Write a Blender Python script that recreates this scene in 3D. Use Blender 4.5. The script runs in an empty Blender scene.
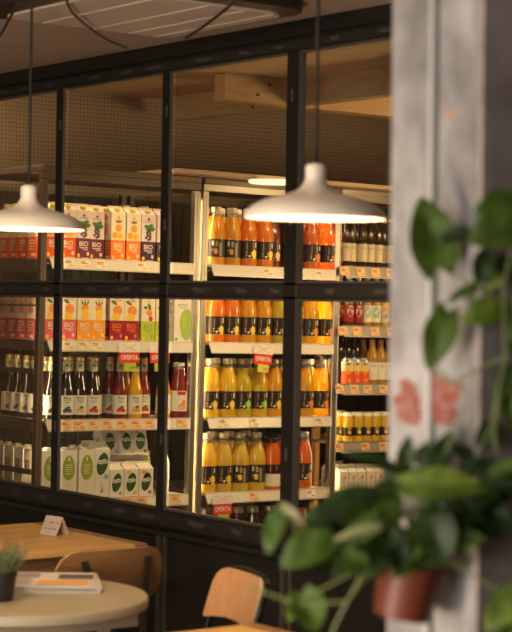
import bpy, math, random
from mathutils import Matrix, Vector
rnd = random.Random(7)
sc = bpy.context.scene
col = sc.collection
PI = math.pi

# ------------------------------------------------------------------ camera
YAW = math.atan2(1397.0, 1850.0); PITCH = -13.0/1850.0; ROLL = 0.017
Fv = Vector((math.sin(YAW)*math.cos(PITCH), math.cos(YAW)*math.cos(PITCH), math.sin(PITCH)))
R0 = Vector((math.cos(YAW), -math.sin(YAW), 0)); U0 = R0.cross(Fv)
Rv = R0*math.cos(ROLL) + U0*math.sin(ROLL); Uv = U0*math.cos(ROLL) - R0*math.sin(ROLL)
cd = bpy.data.cameras.new('camera'); cam = bpy.data.objects.new('camera', cd); col.objects.link(cam)
cam.matrix_world = Matrix(((Rv.x, Uv.x, -Fv.x, 0), (Rv.y, Uv.y, -Fv.y, 0), (Rv.z, Uv.z, -Fv.z, 1.5), (0, 0, 0, 1)))
cd.sensor_fit = 'VERTICAL'; cd.sensor_height = 36.0; cd.lens = 1850*36/632.0
cd.clip_start = 0.05; cd.clip_end = 60
cd.dof.use_dof = True; cd.dof.focus_distance = 7.0; cd.dof.aperture_fstop = 4.4
sc.camera = cam

# ------------------------------------------------------------------ light and exposure
sc.view_settings.view_transform = 'Standard'; sc.view_settings.look = 'None'
sc.view_settings.gamma = 1; sc.view_settings.exposure = 1.03
try: sc.view_settings.use_curve_mapping = False
except Exception: pass
w = bpy.data.worlds.new('world'); sc.world = w; w.use_nodes = True
w.node_tree.nodes['Background'].inputs[0].default_value = (0.80, 0.72, 0.66, 1)
w.node_tree.nodes['Background'].inputs[1].default_value = 0.035

def area(name, loc, aim, sx, sy, power, colr, spread=PI):
    l = bpy.data.lights.new(name, 'AREA'); l.shape = 'RECTANGLE'; l.size = sx; l.size_y = sy
    l.energy = power; l.color = colr; l.spread = spread
    o = bpy.data.objects.new(name, l); col.objects.link(o); o.location = loc
    o.rotation_euler = (Vector(aim)-Vector(loc)).to_track_quat('-Z', 'Y').to_euler()
    return o
WARM = (1.0, 0.70, 0.36)
# daylight from the shop front behind the camera, to its left
area('window_daylight', (-1.6, 0.9, 1.9), (2.2, 2.4, 1.2), 1.6, 1.6, 31, (1.0, 0.975, 0.94))
# warm fill added out of frame to brighten the dining tables
area('table_fill_light', (1.2, 3.6, 2.28), (2.7, 4.6, 0.7), 0.6, 0.6, 15, (1.0, 0.76, 0.46))
# ceiling track of the shop in front of the coolers (aims at the shelves) and lamp in the shop's hidden right part
for sx, sy in ((4.15, 5.5), (4.75, 5.45), (5.3, 5.35), (5.9, 5.3)):
    l = bpy.data.lights.new('shop_spotlight', 'SPOT'); l.energy = 36 if sx < 5 else 19; l.color = WARM; l.shadow_soft_size = .055; l.spot_size = 1.25; l.spot_blend = .7
    o = bpy.data.objects.new('shop_spotlight', l); col.objects.link(o); o.location = (sx, sy, 2.38)
    o.rotation_euler = (Vector((sx-.10, 6.5, 0.75))-Vector((sx, sy, 2.38))).to_track_quat('-Z', 'Y').to_euler()
area('ceiling_fill_light', (0.6, 2.2, 0.8), (2.9, 4.7, 2.3), 0.5, 0.5, 15, (1.0, 0.80, 0.62))  # low fill added to brighten the ceiling and pendants, no fixture there
area('side_glass_fill', (3.50, 6.6, 2.38), (3.9, 6.7, 1.1), 0.08, 0.3, 3, WARM)  # fill added to brighten the cartons behind the cooler's side glass
area('shop_wall_light', (6.0, 4.9, 1.75), (5.1, 5.3, 2.4), 0.6, 0.4, 10, (1.0, 0.70, 0.36))

# ------------------------------------------------------------------ materials
MATS = {}
def mat(name, c, rough=0.5, metal=0.0, **k):
    if name in MATS: return MATS[name]
    m = bpy.data.materials.new(name); m.use_nodes = True; MATS[name] = m
    b = m.node_tree.nodes['Principled BSDF']
    b.inputs['Base Color'].default_value = (*c, 1); b.inputs['Roughness'].default_value = rough
    b.inputs['Metallic'].default_value = metal
    if 'emit' in k:
        b.inputs['Emission Color'].default_value = (*k['emit'], 1); b.inputs['Emission Strength'].default_value = k.get('es', 1)
    if 'coat' in k: b.inputs['Coat Weight'].default_value = k['coat']; b.inputs['Coat Roughness'].default_value = 0.04; b.inputs['Coat IOR'].default_value = 1.75
    if 'trans' in k: b.inputs['Transmission Weight'].default_value = k['trans']
    if 'alpha' in k: b.inputs['Alpha'].default_value = k['alpha']
    if 'noise' in k:
        add_noise(m, c, k['noise'], k.get('scale', 20), k.get('stretch', (1, 1, 1)))
    if 'bump' in k:
        nt = m.node_tree; bp = nt.nodes.new('ShaderNodeBump'); n = nt.nodes.new('ShaderNodeTexNoise')
        n.inputs['Scale'].default_value = k.get('bscale', 60); bp.inputs['Strength'].default_value = k['bump']
        nt.links.new(n.outputs['Fac'], bp.inputs['Height']); nt.links.new(bp.outputs['Normal'], b.inputs['Normal'])
    return m
def add_noise(m, c, c2, scale, stretch, lo=0.35, hi=0.65):
    nt = m.node_tree; b = nt.nodes['Principled BSDF']
    tc = nt.nodes.new('ShaderNodeTexCoord'); mp = nt.nodes.new('ShaderNodeMapping'); mp.inputs['Scale'].default_value = stretch
    n = nt.nodes.new('ShaderNodeTexNoise'); n.inputs['Scale'].default_value = scale; n.inputs['Detail'].default_value = 5
    r = nt.nodes.new('ShaderNodeValToRGB'); r.color_ramp.elements[0].position = lo; r.color_ramp.elements[1].position = hi
    r.color_ramp.elements[0].color = (*c, 1); r.color_ramp.elements[1].color = (*c2, 1)
    nt.links.new(tc.outputs['Object'], mp.inputs['Vector']); nt.links.new(mp.outputs[0], n.inputs['Vector'])
    nt.links.new(n.outputs['Fac'], r.inputs['Fac']); nt.links.new(r.outputs['Color'], b.inputs['Base Color'])
def juice(name, c, tr=0.35):
    "opaque cloudy juice behind glass: diffuse and a little translucent, with the gloss of the bottle"
    if name in MATS: return MATS[name]
    m = mat(name, c, 0.35, coat=1.0); nt = m.node_tree; b = nt.nodes['Principled BSDF']
    t = nt.nodes.new('ShaderNodeBsdfTranslucent'); t.inputs[0].default_value = (*c, 1)
    mx = nt.nodes.new('ShaderNodeMixShader'); mx.inputs[0].default_value = tr
    nt.links.new(b.outputs[0], mx.inputs[1]); nt.links.new(t.outputs[0], mx.inputs[2])
    nt.links.new(mx.outputs[0], nt.nodes['Material Output'].inputs['Surface'])
    return m
def glass(name, tint=(0.95, 0.95, 0.93), ior=1.45):
    if name in MATS: return MATS[name]
    m = bpy.data.materials.new(name); m.use_nodes = True; MATS[name] = m; nt = m.node_tree; nt.nodes.remove(nt.nodes['Principled BSDF'])
    t = nt.nodes.new('ShaderNodeBsdfTransparent'); t.inputs[0].default_value = (*tint, 1)
    g = nt.nodes.new('ShaderNodeBsdfGlossy'); g.inputs['Roughness'].default_value = 0.03
    lw = nt.nodes.new('ShaderNodeLayerWeight'); pw = nt.nodes.new('ShaderNodeMath'); pw.operation = 'POWER'; pw.inputs[1].default_value = 5
    fr = nt.nodes.new('ShaderNodeMath'); fr.operation = 'MULTIPLY_ADD'; fr.inputs[1].default_value = 0.9; fr.inputs[2].default_value = ((ior-1)/(ior+1))**2*.6
    nt.links.new(lw.outputs['Facing'], pw.inputs[0]); nt.links.new(pw.outputs[0], fr.inputs[0])
    mx = nt.nodes.new('ShaderNodeMixShader')
    nt.links.new(fr.outputs[0], mx.inputs[0]); nt.links.new(t.outputs[0], mx.inputs[1]); nt.links.new(g.outputs[0], mx.inputs[2])
    nt.links.new(mx.outputs[0], nt.nodes['Material Output'].inputs['Surface'])
    return m
def pegboard(name, base, hole, axis, pitch=0.0178, rad=0.0036):
    m = mat(name, base, 0.75); nt = m.node_tree; b = nt.nodes['Principled BSDF']
    tc = nt.nodes.new('ShaderNodeTexCoord'); sp = nt.nodes.new('ShaderNodeSeparateXYZ'); nt.links.new(tc.outputs['Object'], sp.inputs[0])
    sq = []
    for out in (sp.outputs[axis], sp.outputs['Z']):
        pp = nt.nodes.new('ShaderNodeMath'); pp.operation = 'PINGPONG'; pp.inputs[1].default_value = pitch/2
        nt.links.new(out, pp.inputs[0])
        p2 = nt.nodes.new('ShaderNodeMath'); p2.operation = 'POWER'; p2.inputs[1].default_value = 2
        nt.links.new(pp.outputs[0], p2.inputs[0]); sq.append(p2)
    ad = nt.nodes.new('ShaderNodeMath'); ad.operation = 'ADD'; nt.links.new(sq[0].outputs[0], ad.inputs[0]); nt.links.new(sq[1].outputs[0], ad.inputs[1])
    lt = nt.nodes.new('ShaderNodeMath'); lt.operation = 'LESS_THAN'; lt.inputs[1].default_value = rad**2; nt.links.new(ad.outputs[0], lt.inputs[0])
    mx = nt.nodes.new('ShaderNodeMix'); mx.data_type = 'RGBA'; nt.links.new(lt.outputs[0], mx.inputs[0])
    mx.inputs[6].default_value = (*base, 1); mx.inputs[7].default_value = (*hole, 1); nt.links.new(mx.outputs[2], b.inputs['Base Color'])
    return m
def wood(name, c, c2, stretch, rough=0.45, scale=6):
    m = mat(name, c, rough); add_noise(m, c, c2, scale, stretch, 0.3, 0.7); return m

# ------------------------------------------------------------------ mesh builder
class MB:
    def __init__(s): s.v = []; s.f = []; s.m = []; s.names = []
    def mi(s, name):
        if name not in s.names: s.names.append(name)
        return s.names.index(name)
    def add(s, vs, fs, mname, M=None):
        n = len(s.v); k = s.mi(mname)
        s.v += [tuple(M @ Vector(p)) for p in vs] if M else [tuple(p) for p in vs]
        s.f += [tuple(i+n for i in f) for f in fs]; s.m += [k]*len(fs)
        return s
    def box(s, x0, x1, y0, y1, z0, z1, mname, M=None, bev=0.0):
        if bev <= 0:
            vs = [(x, y, z) for z in (z0, z1) for y in (y0, y1) for x in (x0, x1)]
            return s.add(vs, [(0, 2, 3, 1), (4, 5, 7, 6), (0, 1, 5, 4), (2, 6, 7, 3), (0, 4, 6, 2), (1, 3, 7, 5)], mname, M)
        b = bev; ring = lambda d, z: [(x0+d+b, y0+d, z), (x1-d-b, y0+d, z), (x1-d, y0+d+b, z), (x1-d, y1-d-b, z), (x1-d-b, y1-d, z), (x0+d+b, y1-d, z), (x0+d, y1-d-b, z), (x0+d, y0+d+b, z)]
        vs = ring(b, z0)+ring(0, z0+b)+ring(0, z1-b)+ring(b, z1)
        fs = [tuple(range(7, -1, -1)), tuple(range(24, 32))]
        for k in range(3):
            for i in range(8): fs.append((k*8+i, k*8+(i+1) % 8, (k+1)*8+(i+1) % 8, (k+1)*8+i))
        return s.add(vs, fs, mname, M)
    def lathe(s, prof, mname, n=20, M=None, capb=True, capt=True):
        vs = []; fs = []
        for z, r in prof:
            for i in range(n): vs.append((r*math.cos(2*PI*i/n), r*math.sin(2*PI*i/n), z))
        for k in range(len(prof)-1):
            for i in range(n): fs.append((k*n+i, k*n+(i+1) % n, (k+1)*n+(i+1) % n, (k+1)*n+i))
        if capb: fs.append(tuple(range(n-1, -1, -1)))
        if capt: fs.append(tuple((len(prof)-1)*n+i for i in range(n)))
        return s.add(vs, fs, mname, M)
    def tube(s, pts, r, mname, n=8, M=None, r1=None):
        P = [Vector(p) for p in pts]; vs = []; fs = []; N = len(P); ref = None
        for i, p in enumerate(P):
            d = (P[min(i+1, N-1)]-P[max(i-1, 0)]).normalized()
            if ref is None: ref = d.orthogonal().normalized()
            ref = (ref - d*ref.dot(d)).normalized(); b = d.cross(ref)
            rr = r if r1 is None else r+(r1-r)*i/(N-1)
            for k in range(n):
                a = 2*PI*k/n; vs.append(tuple(p+(ref*math.cos(a)+b*math.sin(a))*rr))
        for i in range(N-1):
            for k in range(n): fs.append((i*n+k, i*n+(k+1) % n, (i+1)*n+(k+1) % n, (i+1)*n+k))
        fs.append(tuple(range(n-1, -1, -1))); fs.append(tuple((N-1)*n+k for k in range(n)))
        return s.add(vs, fs, mname, M)
    def poly(s, pts, mname, M=None): return s.add(pts, [tuple(range(len(pts)))], mname, M)
    def build(s, name, parent=None, smooth=False):
        me = bpy.data.meshes.new(name); me.from_pydata(s.v, [], s.f)
        for n in s.names: me.materials.append(MATS[n])
        me.polygons.foreach_set('material_index', s.m)
        if smooth:
            me.polygons.foreach_set('use_smooth', [True]*len(s.f))
            me.update()
            try: me.set_sharp_from_angle(angle=math.radians(40))
            except Exception: pass
        me.update()
        o = bpy.data.objects.new(name, me); col.objects.link(o)
        if parent: o.parent = parent
        return o
def tag(o, label, cat, group=None):
    o['label'] = label; o['category'] = cat
    if group: o['group'] = group
    return o
def empty(name, M, label, cat, group=None):
    o = bpy.data.objects.new(name, None); col.objects.link(o); o.empty_display_size = 0.05
    o.matrix_world = M if isinstance(M, Matrix) else Matrix.Translation(M)
    return tag(o, label, cat, group)
def struct(o): o['kind'] = 'structure'; return o
def copy_thing(root, M, label, group=None):
    r = root.copy(); col.objects.link(r); r.matrix_world = M; r['label'] = label
    if group: r['group'] = group
    for ch in root.children:
        c = ch.copy(); col.objects.link(c); c.parent = r
        for g in ch.children:
            d = g.copy(); col.objects.link(d); d.parent = c
    return r
TX = {}
def text(t):
    "glyph outlines of a word as flat faces, width and height normalised to its cap height"
    if t in TX: return TX[t]
    c = bpy.data.curves.new('t', 'FONT'); c.body = t; c.size = 1; c.resolution_u = 2; c.align_x = 'CENTER'; c.offset = .022
    o = bpy.data.objects.new('t', c); col.objects.link(o)
    me = bpy.data.meshes.new_from_object(o.evaluated_get(bpy.context.evaluated_depsgraph_get()))
    vs = [(v.co.x, v.co.y) for v in me.vertices]; fs = [tuple(p.vertices) for p in me.polygons]
    bpy.data.objects.remove(o); bpy.data.curves.remove(c); bpy.data.meshes.remove(me)
    xs = [v[0] for v in vs]; ys = [v[1] for v in vs]; x0, x1, y0, y1 = min(xs), max(xs), min(ys), max(ys)
    TX[t] = ([((x-(x0+x1)/2)/(x1-x0), (y-y0)/(y1-y0)) for x, y in vs], fs); return TX[t]

# front prints: fn maps (u across, z up) to a point on the surface, e = lift
def flat(y):  return lambda u, z, e=0.0004: (u, y-e, z)
def curved(r, a0=0.0): return lambda u, z, e=0.0005: ((r+e)*math.sin(u/r+a0), -(r+e)*math.cos(u/r+a0), z)
def p_text(mb, fn, t, u, z, w, h, m, e=0.0009):
    vs, fs = text(t); mb.add([fn(u+x*w, z+y*h, e) for x, y in vs], fs, m)
def p_disc(mb, fn, u, z, ru, rz, m, e=0.0004, n=14, rot=0, pinch=0):
    pts = []
    for i in range(n):
        a = -2*PI*i/n; x = ru*math.cos(a)*(1-pinch*math.sin(a)); y = rz*math.sin(a)
        pts.append(fn(u+x*math.cos(rot)-y*math.sin(rot), z+x*math.sin(rot)+y*math.cos(rot), e))
    mb.add(pts, [tuple(range(n-1, -1, -1))], m)
def p_rect(mb, fn, u0, u1, z0, z1, m, e=0.0004, seg=1):
    vs = []; fs = []
    for i in range(seg+1):
        u = u0+(u1-u0)*i/seg; vs += [fn(u, z0, e), fn(u, z1, e)]
    for i in range(seg): fs.append((2*i, 2*i+2, 2*i+3, 2*i+1))
    mb.add(vs, fs, m)
def p_lines(mb, fn, u0, u1, z0, z1, n, m, e=0.0007, seed=0):
    r = random.Random(seed)
    for i in range(n):
        z = z1-(z1-z0)*(i+0.5)/n; h = (z1-z0)/n*0.30; p_rect(mb, fn, u0, u0+(u1-u0)*(0.6+0.4*r.random()), z-h, z+h, m, e)

# ------------------------------------------------------------------ palette
mat('black_paint', (0.012, 0.011, 0.010), 0.45)
mat('dark_steel', (0.035, 0.032, 0.028), 0.4, 0.3)
mat('worn_patch', (0.055, 0.047, 0.040), 0.75)
mat('edge_steel', (0.16, 0.145, 0.12), 0.4, 0.6)
mat('panel_black', (0.013, 0.0115, 0.010), 0.6, noise=(0.018, 0.016, 0.013), scale=3)
glass('pane', (0.90, 0.89, 0.86)); glass('cooler_glass', (0.93, 0.90, 0.86), 1.3)
mat('ceiling_paint', (0.50, 0.385, 0.30), 0.85)
mat('shop_ceiling', (0.62, 0.46, 0.29), 0.85)
pegboard('peg_x', (0.29, 0.22, 0.155), (0.06, 0.045, 0.03), 'X')
mat('floor_dark', (0.10, 0.055, 0.035), 0.5, noise=(0.07, 0.04, 0.027), scale=4)
wood('beam_wood', (0.62, 0.42, 0.22), (0.48, 0.31, 0.15), (1, 12, 12)); wood('beam_wood_y', (0.50, 0.37, 0.22), (0.40, 0.28, 0.16), (12, 1, 12))
mat('knot', (0.12, 0.06, 0.03), 0.6)
mat('cooler_steel', (0.42, 0.37, 0.29), 0.32, 0.75); mat('cooler_frame_brown', (0.17, 0.12, 0.085), 0.45, 0.3)
mat('cooler_inner', (0.03, 0.024, 0.018), 0.6); mat('wire', (0.10, 0.085, 0.07), 0.5, 0.6)
mat('rail_white', (0.68, 0.64, 0.56), 0.3); mat('rail_grey', (0.36, 0.33, 0.29), 0.35, 0.2); mat('shelf_metal', (0.55, 0.50, 0.42), 0.35, 0.4)
mat('led_top', (1, 0.85, 0.6), 0.5, emit=(1.0, 0.78, 0.45), es=8); mat('led_tube', (1, 0.85, 0.6), 0.5, emit=(1.0, 0.78, 0.45), es=21)
mat('puck_glow', (1, 0.9, 0.7), 0.5, emit=(1.0, 0.80, 0.48), es=.8)
mat('tag_orange', (0.86, 0.52, 0.24), 0.6); mat('tag_pale', (0.84, 0.72, 0.52), 0.6); mat('tag_ink', (0.30, 0.16, 0.08), 0.7)
mat('offer_red', (0.80, 0.045, 0.03), 0.5); mat('offer_green', (0.45, 0.62, 0.05), 0.5); mat('offer_yellow', (0.80, 0.72, 0.08), 0.5); mat('white_print', (0.90, 0.87, 0.82), 0.5)
mat('board_wood', (0.66, 0.46, 0.28), 0.5)
for n, c in dict(cream=(.86, .78, .60), pinkcream=(.84, .70, .66), orange=(.93, .21, .012), redorange=(.82, .11, .02), purple=(.16, .02, .06), darkpurple=(.045, .02, .06),
                 pink=(.80, .13, .17), amber=(.93, .36, .02), crimson=(.36, .008, .04), lime=(.50, .62, .04), white=(.85, .82, .74), fruit_orange=(.93, .35, .03),
                 fruit_yellow=(.95, .62, .05), fruit_peach=(.90, .30, .08), leaf_print=(.06, .22, .03), berry=(.08, .06, .09), apple_green=(.36, .58, .10), red=(.65, .03, .03), deep_red=(.30, .012, .012),
                 egg_green=(.30, .42, .035), coco_green=(.035, .12, .02), sky=(.25, .55, .75), label_black=(.02, .016, .014), ink_gold=(.78, .52, .16), pear=(.90, .62, .08), lime_print=(.35, .70, .08),
                 label_cream=(.66, .57, .38), label_white=(.80, .77, .68), cyan=(.18, .50, .62), blueberry=(.07, .08, .14), ink_grey=(.30, .27, .24), pale_band=(.70, .62, .48)).items():
    mat(n, c, 0.42)
mat('cap_yellow', (.80, .55, .06), 0.35); mat('cap_white', (.82, .79, .70), 0.35); mat('cap_steel', (.62, .54, .40), 0.28, 0.4); mat('cap_gold', (.62, .42, .16), 0.3, 0.7)
mat('cap_dark', (.06, .04, .03), 0.35, 0.3); mat('cap_red', (.60, .10, .07), 0.4); mat('can_silver', (.62, .60, .55), 0.25, 0.8)
mat('bottle_glass', (.42, .36, .25), .12, alpha=.55, coat=1.0)
juice('j_yellow', (.90, .62, .03)); juice('j_pale', (.86, .60, .06)); juice('j_amber', (.92, .46, .02)); juice('j_gold', (.95, .54, .012)); juice('j_orange', (.92, .27, .012))
juice('j_deep', (.88, .19, .01)); juice('j_olive', (.74, .56, .03)); juice('j_shaded', (.22, .035, .012)); juice('j_red', (.30, .025, .02)); juice('j_tomato', (.55, .06, .02))  # one orange juice is darkened, shade of the recessed bottles in its colour
mat('j_dark', (.028, .012, .010), 0.15, coat=1.0); mat('j_beer', (.035, .016, .008), 0.12, coat=1.0); mat('j_brown', (.09, .035, .015), 0.15, coat=1.0)
juice('j_honey', (.62, .34, .05))

# ================================================================== THE SETTING
def panel(name, *a, m): return struct(MB().box(*a, m).build(name))
panel('floor', -2.2, 7.6, -1.6, 8.6, -0.06, 0.0, m='floor_dark')
panel('ceiling', -2.2, 3.40, -1.6, 8.6, 2.335, 2.42, m='ceiling_paint')
panel('ceiling_shop', 3.40, 7.6, 3.0, 8.6, 2.42, 2.50, m='shop_ceiling')
# back wall of perforated boards above the coolers, with its return along the left
panel('wall_back', 3.40, 7.6, 6.98+0.04, 7.10, 0.0, 2.42, m='peg_x')
panel('wall_left', -2.2, 3.399, 8.5, 8.6, 0.0, 2.334, m='ceiling_paint')
panel('wall_right', 7.5, 7.6, 3.0, 7.02, 0.0, 2.42, m='shop_ceiling')

# glazed partition along x = 3.4
PX = 3.4
MY = [7.028, 6.362, 5.696, 5.025, 4.363, 3.697, 3.030]
Y0, Y1 = 2.3, 7.2
panel('wall_partition', PX+0.012, PX+0.035, Y0, Y1, 0.0, 0.77, m='panel_black')
def blob(mb, y, z, ly, lz, seed, x):
    r = random.Random(seed); pts = []
    for i in range(14):
        a = 2*PI*i/14; k = (0.45+0.75*r.random())*(1.25 if i % 7 == 0 else 1)
        pts.append((x, y+ly*k*math.cos(a), z+lz*min(k, 1)*math.sin(a)))
    mb.poly(pts[::-1], 'worn_patch')
def rail(name, z0, z1, proud=0.0, patches=True):
    mb = MB(); x0 = PX-proud
    mb.box(x0, PX+0.045, Y0, Y1, z0, z1, 'dark_steel'); mb.box(PX-proud-0.004, PX, Y0, Y1, z1-0.006, z1, 'black_paint'); mb.box(PX-proud-0.004, PX, Y0, Y1, z0, z0+0.006, 'black_paint')
    if patches:
        for i, y in enumerate([MYv+d for MYv in MY for d in (0.03, 0.25, 0.42)]):
            if Y0+.1 < y < Y1-.1: blob(mb, y+0.03*math.sin(i*2.3), (z0+z1)/2, 0.042+0.018*math.sin(i*5.1), (z1-z0)*0.22, i, x0-0.0006)
    return struct(mb.build(name))
struct(MB().box(PX-0.03, PX+0.06, Y0, Y1, 2.290, 2.334, 'black_paint').build('trim_1'))
rail('trim_2', 2.250, 2.290); rail('trim_3', 1.514, 1.561); rail('trim_4', 0.762, 0.820)
struct(MB().box(PX-0.002, PX+0.04, Y0, Y1, 0.735, 0.750, 'dark_steel').build('trim_5'))
k = 6
for y in MY:
    fw, dp = (.055, .026) if abs(y-4.363) < .01 else (.040, .012)
    mb = MB(); mb.box(PX-0.004, PX+dp-.004, y-fw, y, 0.820, 2.250, 'black_paint'); mb.box(PX-0.002, PX+dp-.004, y-fw-.0035, y-fw, 0.820, 2.250, 'edge_steel')
    for z in (1.05, 1.75, 2.12): mb.box(PX-0.008, PX-0.004, y-0.032, y-0.024, z-0.018, z+0.018, 'edge_steel')
    struct(mb.build('trim_%d' % k)); k += 1
    mb = MB(); mb.box(PX+0.000, PX+0.012, y-0.018, y, 0.0, 0.735, 'edge_steel'); mb.box(PX+0.004, PX+0.012, y-0.048, y-0.034, 0.0, 0.735, 'edge_steel')
    struct(mb.build('trim_%d' % k)); k += 1
k = 1
ys = [Y0]+sorted(MY)+[Y1]
for a, b in zip(ys[:-1], ys[1:]):
    for z0, z1 in ((0.820, 1.514), (1.561, 2.250)):
        ya = a if a == Y0 else a; yb = b-0.044 if b != Y1 else b
        mb = MB(); mb.box(PX+0.018, PX+0.022, ya, yb, z0, z1, 'pane'); g = struct(mb.build('window_%d' % k)); k += 1
        fr = MB()
        fr.box(PX+0.004, PX+0.017, ya, yb, z0, z0+0.007, 'edge_steel'); fr.box(PX+0.004, PX+0.017, ya, yb, z1-0.007, z1, 'edge_steel')
        fr.box(PX+0.004, PX+0.017, ya, ya+0.007, z0, z1, 'edge_steel'); fr.build('glazing_bead', g)

# concrete column in the foreground
m = mat('concrete', (.24, .23, .225), 0.85, noise=(.54, .52, .51), scale=11, stretch=(1, 1, 0.6), bump=0.25, bscale=30)
mat('column_conduit', (.62, .62, .58), 0.5); mat('column_groove', (.10, .085, .08), 0.8); mat('old_red_paint', (.30, .055, .030), 0.8, noise=(.36, .19, .16), scale=60)
mat('orange_mark', (.60, .30, .10), 0.8); mat('concrete_brown', (.34, .28, .25), 0.85, noise=(.50, .43, .40), scale=9, bump=0.25, bscale=30)
mb = MB(); CX, CY = 1.95, 2.03
mb.box(CX, CX+0.50, CY, CY+0.20, -0.01, 2.334, 'concrete', bev=0.004)
mb.box(CX-0.001, CX+0.01, CY+0.086, CY+0.092, 0.0, 2.334, 'column_groove')
c = struct(mb.build('wall_column')); c.matrix_world = Matrix.Translation((CX, CY, 1.3)) @ Matrix.Rotation(-.007, 4, Fv) @ Matrix.Translation((-CX, -CY, -1.3))
mb = MB(); mb.box(CX+0.001, CX+0.49, CY-0.010, CY-0.0005, 0.0, 2.333, 'concrete_brown'); mb.build('shaded_side_face', c)  # thin sheet painting the column's right face in its shaded brown
mb = MB(); mb.tube([(CX-0.004, CY+0.098, z) for z in (0.0, 0.8, 1.6, 2.334)], 0.0045, 'column_conduit'); mb.build('conduit', c, True)
mb = MB(); r = random.Random(3)
for y0, z0, n, sp in ((2.176, 1.352, 12, .024), (2.098, 1.355, 15, .032)):
    for i in range(n):
        cy = y0+sp*(r.random()*2-1); cz = z0+.026*(r.random()*2-1); q = .009+.008*r.random(); k0 = r.random()*6
        mb.poly([(CX-0.0008-0.00005*i, cy+1.3*q*(.75+.25*math.sin(3*a+k0))*math.cos(a), cz+q*math.sin(a)) for a in [-2*PI*j/12 for j in range(12)]], 'old_red_paint')
mb.build('faded_red_mark', c)
mb = MB(); mb.poly([(CX-0.0008, 2.092+.012*math.cos(a), 1.797+.004*math.sin(a)) for a in [-2*PI*j/10 for j in range(10)]], 'orange_mark'); mb.build('orange_mark', c)

# ================================================================== SHOP: beams
b1 = MB(); b1.box(4.355, 6.6, 6.0, 6.07, 2.312, 2.419, 'beam_wood')
for x, z in ((4.52, 2.345), (4.58, 2.39), (4.9, 2.35)): p_disc(b1, lambda u, q, e: (u, 6.0-e, q), x, z, .012, .006, 'knot')
tag(b1.build('ceiling_beam'), 'short sawn pine beam with exposed left end under the shop ceiling', 'beam')
b2 = MB(); b2.box(4.69, 4.75, 3.3, 5.999, 2.312, 2.419, 'beam_wood_y'); b2.box(4.69, 4.75, 6.071, 6.86, 2.312, 2.419, 'beam_wood_y')
for y, z in ((6.28, 2.375), (6.26, 2.33), (5.2, 2.36), (4.95, 2.38)): p_disc(b2, lambda u, q, e: (4.69-e, -u, q), -y, z, .010, .010, 'knot')
tag(b2.build('ceiling_beam'), 'greyish pine beam crossing the other beam and running back to perforated wall', 'beam')

# ================================================================== COOLERS (local frame: x along the fronts, y into depth)
TILT = 0.012
FRM = Matrix.Translation((3.75, 6.36, 0.012)) @ Matrix.Rotation(TILT, 4, 'Y')
def at(x, y, z, rz=0.0, extra=None):
    M = FRM @ Matrix.Translation((x, y, z)) @ Matrix.Rotation(rz, 4, 'Z')
    return M @ extra if extra else M
SZ = [1.655, 1.327, 1.008, 0.690, 0.370]
C0, C1, C2, C3 = -0.039, 0.729, 0.745, 1.495
ND = {1: 'first', 2: 'second', 3: 'third', 4: 'fourth', 5: 'fifth', 6: 'sixth', 7: 'seventh', 8: 'eighth', 9: 'ninth', 10: 'tenth', 11: 'eleventh', 12: 'twelfth'}
DEPTH = 0.56
def rail_mesh(x0, x1, h, m, y=-0.012, slope=0.012):
    mb = MB(); e = 0.008
    mb.add([(x0, y, 0), (x1, y, 0), (x1-e, y-slope, -h), (x0+e, y-slope, -h), (x0, y+.004, 0), (x1, y+.004, 0), (x1-e, y-slope+.004, -h), (x0+e, y-slope+.004, -h)],
           [(3, 2, 1, 0), (4, 5, 6, 7), (0, 1, 5, 4), (3, 7, 6, 2), (0, 4, 7, 3), (1, 2, 6, 5)], m)
    mb.box(x0+e, x1-e, y-slope-.002, y-slope+.003, -h-.004, -h, 'shelf_metal'); mb.box(x0, x1, y-.002, y+.004, -.001, .003, m)
    return mb
def tag_mesh(x, h, m, y=-0.012, slope=0.012, wd=0.050, seed=0):
    fn = lambda u, q, e=0.0: (x+u, y-0.0016-e+q/h*slope, q)
    mb = MB(); p_rect(mb, fn, -wd/2, wd/2, -h*0.92, -h*0.06, m, 0.0006)
    p_lines(mb, fn, -wd*.38, wd*.3, -h*.5, -h*.2, 2, 'tag_ink', 0.001, seed); p_text(mb, fn, '%d,%02d' % (1+seed % 4, 5+(seed*37) % 90), wd*.18, -h*.82, wd*.42, h*.22, 'tag_ink', 0.001)
    return mb
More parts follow.
